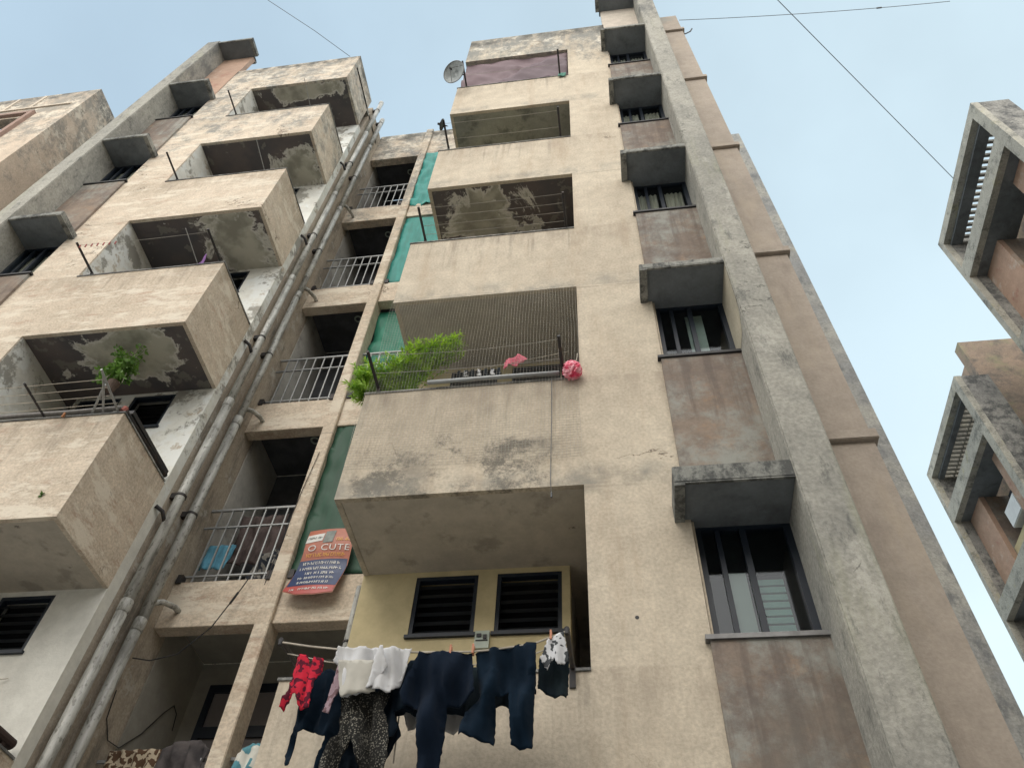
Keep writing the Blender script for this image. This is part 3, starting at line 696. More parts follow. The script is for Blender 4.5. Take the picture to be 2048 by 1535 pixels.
def peg(x, z, c):
    b = MB(); b.box(x-.006, x+.006, LY-.014, LY-.004, z-.03, z+.03); b.box(x-.006, x+.006, LY+.012, LY+.022, z-.03, z+.03); b.box(x-.005, x+.005, LY-.004, LY+.012, z-.004, z+.008); return b
PEG = simple('orange_peg', (.55, .22, .12), .5)
for x, z, lab in ((-.665, -1.775, 'orange clothes peg between the two pairs of dark trousers'), (-.205, -1.70, 'orange clothes peg above the small grey garments'), (-.80, -1.775, 'orange clothes peg on the dark trousers beside the white shirt')):
    tag(peg(x, z, PEG).build('clothes_peg', PEG), lab, 'clothes peg', 'clothes pegs on the line')
G = 'clothes hung on the line'
def wear(name, poly, y, mat, label, cat, **k):
    return tag(cloth(name, poly, y, mat, **k), label, cat, G)
wear('shirt', [(-1.49, -1.735), (-1.03, -1.775), (-1.045, -1.90), (-1.085, -2.00), (-1.115, -2.05), (-1.20, -2.045), (-1.25, -2.03), (-1.30, -2.05), (-1.39, -2.08), (-1.43, -1.97), (-1.45, -1.86), (-1.495, -1.845)], LY-.028, F_white,
     'white shirt thrown over the clothes line', 'shirt', amp=.022, freq=5.5, seed=3, step=.014)
wear('shirt', [(-1.215, -1.768), (-1.20, -1.765), (-1.155, -1.90), (-1.21, -2.02), (-1.225, -2.04), (-1.255, -2.03), (-1.262, -1.93)], LY-.060, F_white,
     'white sleeve folded forward over the white shirt', 'shirt', amp=.012, freq=9, seed=16, step=.012)
wear('top', [(-1.05, -1.80), (-.96, -1.787), (-.90, -2.11), (-1.10, -2.115), (-1.06, -2.22), (-1.10, -2.31), (-1.22, -2.10)], LY+.05, F_dark,
     'blue-black top between the white shirt and the navy trousers', 'top', amp=.016, freq=7, seed=17)
wear('towel', [(-1.455, -1.85), (-1.24, -1.86), (-1.20, -2.05), (-1.39, -2.085), (-1.43, -1.97)], LY-.062, fabric('off_white_towel', (.46, .445, .40)),
     'off-white towel folded under the white shirt', 'towel', amp=.008, freq=5, seed=9)
wear('top', [(-1.76, -1.80), (-1.50, -1.80), (-1.44, -2.03), (-1.44, -2.20), (-1.43, -2.45), (-1.53, -2.43), (-1.49, -2.23), (-1.59, -2.18), (-1.67, -2.19), (-1.68, -2.27), (-1.66, -2.38), (-1.70, -2.375), (-1.725, -2.31), (-1.70, -2.10)], -.37, F_teal,
     'dark teal top with sleeves dangling at the left end of the line', 'top', amp=.02, freq=7, seed=4)
wear('frock', [(-1.745, -1.765), (-1.68, -1.775), (-1.665, -1.83), (-1.645, -1.83), (-1.635, -1.785), (-1.58, -1.795), (-1.57, -1.87), (-1.60, -1.95), (-1.585, -2.115), (-1.645, -2.115), (-1.69, -2.02), (-1.72, -2.04), (-1.74, -2.125), (-1.775, -2.095), (-1.745, -2.0), (-1.745, -1.83)], LY, F_red,
     'small red printed frock at the left end of the line', 'frock', amp=.012, freq=12, seed=5, step=.014)
wear('scarf', [(-1.47, -1.86), (-1.435, -1.86), (-1.42, -1.98), (-1.44, -2.06), (-1.455, -2.16), (-1.50, -2.14), (-1.485, -2.02)], LY-.01, F_lilac,
     'dull lilac scarf beside the white shirt', 'scarf', amp=.012, freq=10, seed=6, step=.014)
wear('kurta', [(-1.43, -1.98), (-1.13, -2.03), (-1.15, -2.12), (-1.10, -2.24), (-1.07, -2.40), (-1.085, -2.62), (-1.20, -2.62), (-1.22, -2.46), (-1.30, -2.30), (-1.36, -2.40), (-1.40, -2.62), (-1.53, -2.62), (-1.45, -2.40), (-1.40, -2.25), (-1.42, -2.09)], LY+.02, F_print,
     'black and cream printed kurta under the white shirt', 'kurta', amp=.026, freq=6, seed=7)
wear('top', [(-1.28, -1.80), (-1.0, -1.80), (-.96, -2.10), (-1.10, -2.11), (-1.06, -2.22), (-1.09, -2.30), (-1.14, -2.42), (-1.30, -2.44), (-1.36, -2.62), (-1.42, -2.62), (-1.38, -2.2)], -.37, F_dark,
     'blue-black top behind the printed kurta', 'top', amp=.02, freq=6, seed=8)
wear('trousers', [(-.985, -1.785), (-.672, -1.795), (-.625, -2.075), (-.70, -2.11), (-.785, -2.125), (-.785, -2.31), (-.79, -2.42), (-.80, -2.62), (-.895, -2.62), (-.915, -2.42), (-.955, -2.13), (-1.03, -2.12), (-1.06, -2.05)], LY-.01, F_navy,
     'navy pyjama trousers folded over the middle of the line', 'trousers', amp=.026, freq=4.2, seed=11)
wear('trousers', [(-.655, -1.79), (-.29, -1.745), (-.288, -1.96), (-.305, -2.36), (-.415, -2.355), (-.44, -2.055), (-.515, -2.075), (-.515, -2.335), (-.60, -2.325), (-.70, -2.30), (-.685, -2.15), (-.60, -2.08)], LY, F_teal,
     'dark blue trousers hanging at the right of the line', 'trousers', amp=.026, freq=4.6, seed=12)
wear('top', [(-.28, -1.79), (-.15, -1.72), (-.105, -1.78), (-.115, -2.02), (-.125, -2.05), (-.19, -2.05), (-.285, -2.0)], -.42, F_black,
     'black-green top at the right end of the line', 'top', amp=.012, freq=8, seed=13, step=.014)
wear('baby_clothes', [(-.225, -1.735), (-.13, -1.685), (-.115, -1.76), (-.10, -1.875), (-.165, -1.90), (-.185, -1.85), (-.225, -1.925), (-.265, -1.86), (-.245, -1.80)], LY-.012, F_bw,
     'small grey and white patterned garments at the right end of the line', 'baby clothes', amp=.01, freq=10, seed=14, step=.012)
wear('shirt', [(-1.08, -1.815), (-.31, -1.80), (-.30, -2.0), (-.45, -2.07), (-.60, -2.06), (-.72, -2.10), (-1.02, -2.10)], -.365, F_black,
     'black-green shirt behind both pairs of dark trousers', 'shirt', amp=.016, freq=6, seed=19)
wear('polythene_bag', [(-1.12, -1.98), (-.66, -1.99), (-.72, -2.13), (-.78, -2.18), (-.86, -2.16), (-.95, -2.14), (-1.05, -2.15)], -.30, fabric('milky_polythene', (.50, .48, .46)),
     'milky polythene sheet behind the navy trousers', 'bag', amp=.012, freq=7, seed=15)
q = MB(); q.tube([(-1.10, -.34, -1.80), (-1.102, -.34, -2.04), (-1.088, -.34, -2.36)], .005, 6)
tag(q.build('drawstring', M['cord']), 'pale drawstring dangling below the clothes line', 'cord')

# ------------------------------------------------------------------ nets, sheets, banner
tag(cloth('tarpaulin', [(-2.05, 10.39), (-.01, 10.39), (-.01, 11.985), (-2.05, 11.985)], .07, simple('brown_tarpaulin', (.165, .115, .13), .75, var=.12, scale=2), amp=.022, freq=.9, step=.09, seed=21, th=.006),
    'brown sheet closing the top right balcony', 'tarpaulin')
tag(cloth('cloth_fold', [(-1.35, 10.39), (-.02, 10.42), (-.02, 11.55), (-.35, 11.60), (-.8, 11.2)], .02, simple('brown_tarpaulin_fold', (.13, .092, .108), .75, var=.12, scale=2), amp=.012, freq=1.2, step=.07, seed=22),
    'darker triangular flap of sheet across the top right balcony', 'sheet')
NETS = [(3, [(-3.27, 9.62), (-3.1, 9.55), (-2.85, 9.62), (-2.3, 9.75), (-2.08, 9.75), (-2.08, 12.2), (-3.27, 12.2)], (.018, .27, .24), 'teal shade net on the topmost passage bay', YC-.015),
        (2, [(-3.275, 6.76), (-2.08, 6.76), (-2.08, 9.14), (-3.275, 9.14)], (.018, .24, .21), 'teal shade net on the passage bay, second from the top', YC+.03),
        (1, [(-3.275, 3.76), (-2.08, 3.76), (-2.08, 6.14), (-3.275, 6.14)], (.018, .20, .13), 'green shade net on the passage bay beside the bushy plant', YC+.19),
        (0, [(-3.275, .76), (-2.08, .76), (-2.08, 3.18), (-3.275, 3.18)], (.020, .075, .045), 'dark green shade net on the passage bay behind the banner', YC+.022)]
for k, poly, c, lab, yy in NETS:
    tag(cloth('shade_net', poly, yy, simple('shade_net_'+['deep_green', 'green', 'sea_green', 'teal'][k], c, .6, var=.12, scale=3, sc=(4, 4, .5)), amp=.010 if k in (0, 2) else .02, freq=2.2, step=.08, seed=30+k), lab, 'shade net', 'shade nets in the passage')
# pigeon net on the plant balcony
q = MB(); nx, nz = 66, 84
def ny(x, z): return -.035-.012*math.sin(x*3.1+z*2.3)-.008*math.sin(x*7-z*3)
def nxz(x, z): return x+.006*math.sin(z*4.1+x*9), z+.008*math.sin(x*5.3)
for i in range(nx+1):
    x = -2.05+2.04*i/nx; pts = []
    for j in range(13):
        xx, zz = nxz(x, .30+2.68*j/12); pts.append((xx, ny(xx, zz), zz))
    q.tube(pts, .0011, 3, cap=False)
for j in range(nz+1):
    z = .30+2.68*j/nz; pts = []
    for i in range(13):
        xx, zz = nxz(-2.05+2.04*i/12, z); pts.append((xx, ny(xx, zz), zz))
    q.tube(pts, .0011, 3, cap=False)
tag(q.build('pigeon_net', M['net']), 'fine grey pigeon net stretched over the balcony with the bushy plant', 'net')
# banner
ban = thing('banner', 'orange and blue printed banner hung on the passage railing', 'banner', (-2.92, YC-.1, .95))
BC = [(-3.20, 1.40), (-2.77, 1.41), (-2.665, 1.19), (-2.68, .92), (-2.73, .52), (-2.92, .49), (-3.12, .50), (-3.285, .57), (-3.24, .80), (-3.20, 1.10)]
def bany(x, z):                       # the banner bulges forward and curls at the foot
    return YC-.07-.03*math.sin((x+3.25)*5.2)-.08*max(0, .95-z)+.02*math.sin(z*9)
def banner_piece(name, poly, mat, lift=0.0, step=.03):
    pts = []; n = len(poly)
    for i in range(n):
        a, b = Vector(poly[i]), Vector(poly[(i+1) % n]); mm = max(1, int((b-a).length/step))
        pts += [a.lerp(b, j/mm) for j in range(mm)]
    nb = len(pts); pl = [(p.x, p.y) for p in pts]
    xs = [p.x for p in pts]; zs = [p.y for p in pts]
    x = min(xs)+step
    while x < max(xs):
        z = min(zs)+step
        while z < max(zs):
            if inside((x, z), pl) and min((Vector((x, z))-p).length for p in pts) > step*.5: pts.append(Vector((x, z)))
            z += step
        x += step
    v, e, f, *_ = geometry.delaunay_2d_cdt(pts, [(i, (i+1) % nb) for i in range(nb)], [], 1, 1e-6)
    b = MB(); b.v = [(p.x, bany(p.x, p.y)-lift, p.y) for p in v]
    for t_ in f:
        ar = sum(v[t_[i]].x*v[t_[(i+1) % len(t_)]].y-v[t_[(i+1) % len(t_)]].x*v[t_[i]].y for i in range(len(t_)))
        b.f.append(tuple(t_) if ar > 0 else tuple(reversed(t_)))
    b.mi = [0]*len(b.f)
    return b.build(name, mat, ban, smooth=True)
B_or = simple('banner_orange', (.42, .13, .075), .4, var=.10, scale=9); B_bl = simple('banner_blue', (.018, .042, .13), .4, var=.12, scale=9)
B_wh = simple('banner_white', (.66, .66, .64), .4, var=.08, scale=14); B_rd = simple('banner_red', (.45, .07, .06), .4, var=.12, scale=9); B_ye = simple('banner_yellow', (.66, .33, .06), .4, var=.05)
B_gr = simple('banner_grey', (.17, .20, .18), .4, var=.2, scale=16)
banner_piece('sheet', BC, B_or, 0)
banner_piece('blue_field', [(-3.215, .985), (-2.69, .995), (-2.685, .90), (-2.725, .62), (-3.255, .63), (-3.235, .80)], B_bl, .004)
banner_piece('red_foot', [(-3.262, .625), (-2.728, .615), (-2.738, .53), (-2.92, .50), (-3.12, .51), (-3.275, .58)], B_rd, .004)
banner_piece('white_patch', [(-3.19, 1.315), (-3.00, 1.335), (-3.01, 1.225), (-3.20, 1.205)], B_wh, .004)
banner_piece('photo_patch', [(-2.99, 1.36), (-2.88, 1.37), (-2.89, 1.20), (-3.0, 1.19)], B_gr, .005)
def strokes(name, x0, x1, z, h, mat, seed, lift, bar=True, dens=.030):
    rnd = random.Random(seed); b = MB(); x = x0
    def quad(xa, za, xb, zb, w):
        d = Vector((xb-xa, zb-za)); nrm = Vector((-d.y, d.x)).normalized()*w
        P = [(xa+nrm.x, za+nrm.y), (xa-nrm.x, za-nrm.y), (xb-nrm.x, zb-nrm.y), (xb+nrm.x, zb+nrm.y)]
        b.poly([(p[0], bany(p[0], p[1])-lift, p[1]) for p in reversed(P)])
    while x < x1:
        wl = rnd.uniform(.04, .09); xe = min(x+wl, x1)
        u = x
        while u < xe:
            k = rnd.random()
            quad(u, z-h/2, u+rnd.uniform(-.006, .008), z+h/2, .0032)
            if k > .35: quad(u, z+rnd.uniform(-.3, .3)*h, u+dens*.7, z+rnd.uniform(-.4, .5)*h, .003)
            if k > .7: quad(u+dens*.3, z-h*.5, u+dens*.7, z-h*.2, .003)
            u += dens*rnd.uniform(.55, .9)
        x = xe+rnd.uniform(.015, .03)
    return b.build(name, mat, ban)
for i, (xa, xb, z) in enumerate(((-3.16, -2.76, .945), (-3.18, -2.74, .875), (-3.10, -2.80, .805), (-3.16, -2.79, .735), (-3.15, -2.80, .665))):
    strokes('text_line', xa, xb, z, .036, B_wh, 40+i, .009)
strokes('text_line', -3.20, -2.80, .57, .028, B_wh, 50, .009)
strokes('text_line', -3.15, -2.72, 1.045, .045, B_ye, 51, .006)
strokes('text_line', -3.18, -3.02, 1.27, .030, B_gr, 52, .007)
strokes('text_line', -2.85, -2.70, 1.24, .045, B_ye, 53, .006)
def letters(txt, x, z, size, mat, sx=1.0, sp=1.0):
    cu = bpy.data.curves.new('lettering', 'FONT'); cu.body = txt; cu.size = size; cu.space_character = sp
    ob = bpy.data.objects.new('lettering_tmp', cu); COL.objects.link(ob); bpy.context.view_layer.update()
    me = bpy.data.meshes.new_from_object(ob.evaluated_get(bpy.context.evaluated_depsgraph_get())); bpy.data.objects.remove(ob)
    bm = bmesh.new(); bm.from_mesh(me); bmesh.ops.triangulate(bm, faces=bm.faces); 
    b = MB(); b.v = []
    for v in bm.verts:
        X, Z = x+v.co.x*sx, z+v.co.y; b.v.append((X, bany(X, Z)-.009, Z))
    b.f = [tuple(v.index for v in f.verts) for f in bm.faces]; b.mi = [0]*len(b.f); bm.free()
    return b.build('lettering', mat, ban)
letters('O', -3.155, 1.095, .105, B_wh, 1.15)
letters('CUTE', -3.005, 1.095, .105, B_wh, 1.12, 1.12)

ban.location.x += .065; ban.location.z -= .115
# ------------------------------------------------------------------ plants
def leaf_mat(name, a, b, tr=.25):
    t = NT(name); n = t.noise(9, detail=3)
    c = t.mix(t.rng(n, .35, .65), a, b); t.put(t.b.inputs['Base Color'], c); t.b.inputs['Roughness'].default_value = .55
    tl = t.n('ShaderNodeBsdfTranslucent'); t.l(c, tl.inputs[0]); mx = t.n('ShaderNodeMixShader'); mx.inputs[0].default_value = tr
    t.l(t.b.outputs[0], mx.inputs[1]); t.l(tl.outputs[0], mx.inputs[2]); t.l(mx.outputs[0], t.out.inputs[0]); return t.m
L_fern = leaf_mat('bright_feathery_leaf', (.42, .62, .07), (.22, .40, .045), .4)
L_broad = leaf_mat('mid_green_leaf', (.16, .30, .05), (.07, .16, .025), .3)
M_stem = simple('green_stem', (.10, .16, .04), .7)
M_pot = simple('dark_clay_pot', (.09, .06, .045), .8)
def pot(x, y, z, r, h, parent):
    b = MB(); b.tube([(x, y, z), (x, y, z+h*.85), (x, y, z+h*.86), (x, y, z+h), (x, y, z+h*.98)], [r*.72, r*.95, r*1.08, r*1.08, r*.85], 16); b.build('pot', M_pot, parent, smooth=False)
pl = thing('potted_plant', 'bushy bright green plant spilling through the net on the balcony corner', 'plant', (-1.88, .16, 1.15))
for px, py in ((-1.93, .22), (-1.68, .24)): pot(px, py, 1.14, .10, .22, pl)
rnd = random.Random(77); lv = MB(); stm = MB()
ends = []
for i in range(170):
    u = rnd.random()
    if u < .68:  # main plume leaning right along the net
        a = rnd.random(); ex = -2.05+.88*a+rnd.uniform(-.05, .05); ez = 1.70+.55*a+rnd.uniform(-.20, .10)+(.10*math.sin(a*3.1))
        ends.append((ex, rnd.uniform(-.10, .15), ez, -1.9+rnd.uniform(-.06, .12)))
    else:        # falls out to the left of the parapet corner
        ends.append((rnd.uniform(-2.25, -2.04), rnd.uniform(-.10, .15), rnd.uniform(1.42, 1.85), -1.98+rnd.uniform(-.05, .05)))
for ex, ey, ez, bx in ends:
    a = Vector((bx, .2, 1.34)); b = Vector((ex, ey, ez)); mid = a.lerp(b, .5)+Vector((rnd.uniform(-.04, .04), rnd.uniform(-.04, .04), .12+.05*rnd.random()))
    P = [(a*(1-s)*(1-s)+mid*2*s*(1-s)+b*s*s) for s in [i/9 for i in range(10)]]
    stm.tube(P, [.004*(1-i/12) for i in range(10)], 4)
    for i in range(2, 10):
        d = (P[i]-P[i-1]).normalized()
        for _ in range(13):
            side = Vector((rnd.gauss(0, 1), rnd.gauss(0, 1), rnd.gauss(0, .8))); side = (side-d*side.dot(d)).normalized()
            dirn = (side+d*rnd.uniform(.2, 1.1)+Vector((0, 0, rnd.uniform(-.3, .35)))).normalized(); L = rnd.uniform(.035, .085)
            w = side.cross(dirn); w = (w.normalized() if w.length > .01 else Vector((1, 0, 0)))*rnd.uniform(.005, .010)
            o = P[i-1].lerp(P[i], rnd.random())
            lv.poly([o, o+dirn*L*.45+w, o+dirn*L+Vector((0, 0, -.006)), o+dirn*L*.45-w])
lv.build('foliage', L_fern, pl); stm.build('stems', M_stem, pl)

pl = thing('hanging_plant', 'leafy green plant hanging in the left balcony above the drying rack', 'plant', (-5.28, .32, 2.98))
b = MB(); b.tube([(-5.28, .32, 2.20), (-5.28, .32, 2.30), (-5.28, .32, 2.34)], [.045, .065, .07], 14); b.build('pot', M_pot, pl)
b = MB()
for a in range(3):
    b.tube([(-5.28+.1*math.cos(a*2.1), .32+.1*math.sin(a*2.1), 2.33), (-5.28, .32, 2.99)], .0025, 4)
b.build('cords', M['cord'], pl)
lv = MB(); stm = MB(); rnd = random.Random(5)
for i in range(42):
    a = Vector((-5.28, .32, 2.33)); e = Vector((-5.31+rnd.uniform(-.19, .19), .30+rnd.uniform(-.12, .12), 2.34+rnd.uniform(-.10, .56)))
    mid = a.lerp(e, .5)+Vector((0, 0, .12)); P = [(a*(1-s)*(1-s)+mid*2*s*(1-s)+e*s*s) for s in [j/6 for j in range(7)]]
    stm.tube(P, .003, 4)
    for p in P[2:]:
        for _ in range(5):
            dn = Vector((rnd.gauss(0, 1), rnd.gauss(0, 1), rnd.gauss(0, .7))).normalized(); sd = dn.orthogonal().normalized(); sd.rotate(Matrix.Rotation(rnd.uniform(0, 6.28), 3, dn))
            L = rnd.uniform(.035, .06); o = p+dn*.01
            lv.poly([o, o+dn*L*.4+sd*L*.33, o+dn*L*.8+sd*L*.22, o+dn*L*1.15, o+dn*L*.8-sd*L*.22, o+dn*L*.4-sd*L*.33])
lv.build('foliage', L_broad, pl); stm.build('stems', M_stem, pl)
# weed in the plaster of the left balcony corner
w = MB(); rnd = random.Random(2)
for i in range(40):
    o = Vector((-4.84, -.003, .27)); dn = Vector((rnd.gauss(0, 1), -abs(rnd.gauss(0, .6)), rnd.gauss(0, 1))).normalized(); sd = dn.orthogonal().normalized()*.005
    L = rnd.uniform(.02, .05); w.poly([o, o+dn*L*.5+sd, o+dn*L, o+dn*L*.5-sd])
tag(w.build('weed', L_broad), 'tiny weed rooted in the left balcony plaster', 'weed')

# ------------------------------------------------------------------ odds and ends on the balconies
# pink crumpled bag
me = bpy.data.meshes.new('plastic_bag'); bm = bmesh.new(); bmesh.ops.create_icosphere(bm, subdivisions=4, radius=.085)
rnd = random.Random(3); axes = [(Vector((rnd.gauss(0, 1), rnd.gauss(0, 1), rnd.gauss(0, 1))).normalized(), rnd.uniform(6, 16), rnd.uniform(0, 6)) for _ in range(9)]
for v in bm.verts:
    n = v.co.normalized(); k = sum(abs(math.sin(n.dot(a)*f+p)) for a, f, p in axes)/9
    v.co = n*(.062+.045*k); v.co.z *= 1.05
bm.to_mesh(me); bm.free()
t = NT('pink_polythene'); t.put(t.b.inputs['Base Color'], t.mix(t.rng(t.noise(16, detail=3), .4, .62), (.72, .05, .13), (.80, .36, .42))); t.b.inputs['Roughness'].default_value = .3
me.materials.append(t.m)
o = bpy.data.objects.new('plastic_bag', me); COL.objects.link(o); o.location = (-.066, -.075, 1.405)
tag(o, 'crumpled pink plastic bag tied at the balcony corner', 'plastic bag')
q = MB(); q.tube([(-.05, -.07, 1.49), (-.025, -.03, 1.62), (-.015, -.01, 1.75)], .004, 5); q.build('tie', M['cord'], o)
tag(cloth('cloth', [(-.80, 2.00), (-.78, 2.16), (-.66, 2.24), (-.55, 2.15), (-.60, 2.10), (-.70, 2.06)], .30, simple('pink_cloth', (.62, .14, .20), .8, var=.1), amp=.02, freq=6, seed=3, step=.02), 'pink cloth hung inside the balcony with the bushy plant', 'cloth')
rk = thing('clothes_pegs_cord', 'cord with small socks pegged inside the plant balcony', 'clothes line', (-1.0, .3, 2.1))
MB().tube([(-1.95, .3, 2.12), (-1.3, .3, 2.00), (-.7, .3, 2.10), (-.12, .3, 2.22)], .004, 5).build('cord', M['cord'], rk)
for i in range(7):
    x = -1.28+i*.07; cloth('sock', [(x, 2.03), (x+.035, 2.03), (x+.035, 1.95), (x+.05, 1.94), (x+.045, 1.92), (x, 1.925)], .295, F_bw if i % 2 else F_dark, amp=.004, freq=10, step=.012, seed=60+i, parent=rk)
q = MB(); q.tube([(-1.45, -.045, 1.425), (-.8, -.045, 1.425), (-.19, -.05, 1.412)], .022, 10)
tag(q.build('pole', M['rail'], smooth=True), 'grey pole resting on the parapet of the plant balcony', 'pole')
q = MB(); q.tube([(-6.60, -.02, 1.415), (-5.7, -.02, 1.425), (-5.15, -.02, 1.42), (-4.60, -.02, 1.43)], .024, 10)
tag(q.build('pole', simple('grey_bamboo', (.17, .16, .15), .6, scale=5, sc=(6, 1, 1)), smooth=True), 'dark pole lying along the left balcony parapet below the hanging plant', 'pole')
q = MB(); q.tube([(-4.575, .02, 1.42), (-4.57, .5, 1.435), (-4.56, .96, 1.44)], .026, 10); q.box(-4.60, -4.54, .08, .95, 1.45, 1.50)
tag(q.build('pole', M['iron'], smooth=False), 'black rod and batten along the side of the left balcony', 'pole')
rk = thing('drying_rack', 'wire drying rack leaning over the lower left balcony parapet', 'drying rack', (-5.1, 0, 1.4))
for a, b in (((-5.44, .02, 1.40), (-5.42, -.44, 1.40)), ((-4.64, .03, 1.40), (-4.57, -.52, 1.41)), ((-4.94, .02, 1.40), (-4.62, -.34, 1.41)), ((-4.80, .0, 1.40), (-4.58, -.45, 1.41)), ((-6.55, .02, 1.40), (-6.4, -.44, 1.40))):
    MB().tube([a, b], .012, 7).build('strut', M['iron'] if a[0] < -5 else M['rail'], rk)
for yy in (-.10, -.2, -.3, -.4):
    MB().tube([(-6.55, yy, 1.405), (-5.6, yy, 1.395), (-4.60, yy, 1.41)], .0035, 5).build('wire', M['cord'], rk)
q = MB(); q.tube([(-5.20, -.02, 1.36), (-5.21, -.03, 1.43)], .012, 6); q.tube([(-5.20, -.035, 1.34), (-5.195, -.035, 1.40)], .008, 6)
tag(q.build('tie', simple('orange_rag', (.45, .20, .09), .8)), 'orange tie knotted on the left balcony pole', 'tie')
q = MB(); q.tube([(-4.60, .00, 1.40), (-4.59, .02, 1.46), (-4.58, .03, 1.47)], [.03, .035, .02], 8)
tag(q.build('rag', simple('brick_red_rag', (.30, .10, .08), .9)), 'small brick-red rag at the corner of the left parapet', 'rag')
q = MB(); q.tube([(-4.60, .20, -1.545), (-4.60, .60, -1.54), (-4.595, .93, -1.535)], .045, 12); q.box(-4.63, -4.57, .80, .84, -1.61, -1.57)
tag(q.build('rolled_mat', simple('dark_brown_mat', (.045, .028, .024), .8, scale=14), smooth=False), 'dark brown rolled mat on the side parapet at the lower left corner', 'mat')
q = MB(); q.tube([(-6.6, .55, -1.30), (-5.6, .8, -1.12), (-5.02, .985, -.92)], .004, 5)
tag(q.build('clothes_line', M['cord']), 'thin cord tied to a hook on the white balcony wall', 'clothes line')
q = MB(); n = 16
for i in range(7):
    x = -6.38+i*.055*1.5; q.tube([(x, -.42, 4.425), (x+.01, -.42, 4.36)], .009, 5)
tag(q.build('pegs_row', simple('red_pegs', (.30, .06, .05), .6)), 'row of red pegs on the cord of the left balcony', 'pegs')
# purple rag on the left balcony, plastic tub
q = cloth('rag', [(-4.98, 4.40), (-4.86, 4.40), (-4.88, 4.52), (-4.92, 4.70), (-4.95, 4.52)], .02, simple('purple_rag', (.16, .06, .22), .8), amp=.012, freq=8, step=.02, seed=5)
tag(q, 'purple rag tied above the left balcony parapet', 'rag')
for k, lab in ((2, 'thin iron rod at the right end of the left balcony with the purple rag'), (3, 'thin iron rod at the right end of the left balcony below the top one'), (4, 'thin iron rod at the right end of the top left balcony')):
    q = MB(); zz = 3*(k-1)+SILL+.03; q.tube([(-4.93, .03, zz), (-4.90, -.50, zz+.03)], .006, 6)
    tag(q.build('rod', M['rail']), lab, 'rod', 'thin rods on the left parapets')
# green bit at the corner of the top right balcony
q = cloth('rag', [(-.19, 10.26), (-.05, 10.26), (-.04, 10.44), (-.18, 10.44)], -.035, simple('green_rag', (.07, .22, .17), .8), amp=.012, freq=9, step=.03, seed=6)
tag(q, 'green rag stuffed at the corner of the top right balcony', 'rag')

# ------------------------------------------------------------------ satellite dishes
def dish(loc, axis, r, label, mesh_look, stand):
    t = thing('satellite_dish', label, 'satellite dish', stand)
    a = Vector(axis).normalized(); s1 = a.orthogonal().normalized(); s2 = a.cross(s1); c = Vector(loc)
    b = MB(); nr, na = 11, 54; dep = r*.28
    def P(i, j):
        rr = r*i/nr; an = 2*math.pi*j/na
        return c+s1*rr*math.cos(an)+s2*rr*math.sin(an)+a*(dep*(i/nr)**2)
    mm = simple('dish_mesh_grey' if mesh_look else 'dish_dark', (.44, .48, .49) if mesh_look else (.06, .085, .085), .5, .1, scale=12)
    if mesh_look:
        for j in range(na): b.tube([P(i, j) for i in range(1, nr+1)], .0022, 4)
        for i in range(1, nr): b.tube([P(i, j) for j in range(na+1)], .0022, 4, cap=False)
    if True:
        for j in range(na):
            for i in range(nr):
                q = [P(i, j), P(i+1, j), P(i+1, j+1), P(i, j+1)]
                if i == 0: q = q[:3]
                b.poly(q); b.poly([p-a*.006 for p in reversed(q)])
    b.build('reflector', mm, t, smooth=True)
    b = MB(); b.tube([P(nr, j) for j in range(na+1)], .008, 6, cap=False)
    for j in range(0, na, 9): b.tube([P(i, j)-a*.006 for i in range(nr+1)], .004, 4)
    b.build('rim', M['steelgrey'] if mesh_look else M['iron'], t, smooth=True)
    b = MB(); f = c+a*r*.85
    for j in (3, 21, 39): b.tube([P(nr, j), f], .0035, 5)
    b.build('feed_arm', M['iron'], t); b = MB(); b.tube([f-a*.04, f+a*.02], .018, 10); b.build('feed_horn', M['iron'], t)
    b = MB(); b.tube([c-a*.02, c-a*.07, Vector(stand)], .012, 7); b.build('mount', M['iron'], t)
dish((-2.04, -.30, 10.27), (-.30, -.62, -.50), .215, 'grey mesh satellite dish on the top right balcony corner', True, (-1.90, -.22, 10.42))
dish((-1.925, -.38, 7.43), (-.95, -.25, .25), .085, 'small dark satellite dish seen edge-on at the right balcony below', False, (-1.91, -.37, 7.42))

# ------------------------------------------------------------------ things in the passage
tag(cloth('towel', [(-4.47, 1.02), (-4.15, 1.02), (-4.12, 1.36), (-4.44, 1.36)], YC+.16, simple('light_blue_towel', (.10, .30, .42), .85, var=.15, scale=4, sc=(9, 9, .4)), amp=.016, freq=8, step=.03, seed=8), 'light blue towel behind the passage railing', 'towel')
tag(cloth('coat', [(-3.95, .80), (-3.52, .80), (-3.50, 1.25), (-3.62, 1.45), (-3.80, 1.42), (-3.95, 1.2)], YC+.35, fabric('mixed_dark_bundle', (.03, .035, .045), (.22, .21, .19), 'patch', scale=14), amp=.035, freq=6, step=.03, seed=9), 'dark bundle of clothes behind the passage railing', 'clothes')
tag(cloth('curtain', [(-4.45, 1.45), (-3.85, 1.45), (-3.85, 2.2), (-4.45, 2.2)], YC+.6, simple('brown_curtain', (.12, .09, .085), .9, var=.2, scale=3, sc=(7, 7, .4)), amp=.03, freq=5, step=.05, seed=10), 'brown curtain inside the passage behind the railing', 'curtain')
tag(cloth('kurta', [(-4.46, -1.60), (-3.95, -1.60), (-3.93, -1.10), (-4.0, -1.09), (-4.44, -1.10)], YC+.03, fabric('brown_cream_print', (.09, .055, .035), (.42, .36, .27), 'patch', scale=22), amp=.02, freq=8, step=.03, seed=12), 'brown and cream printed cloth over the lowest passage rail', 'cloth')
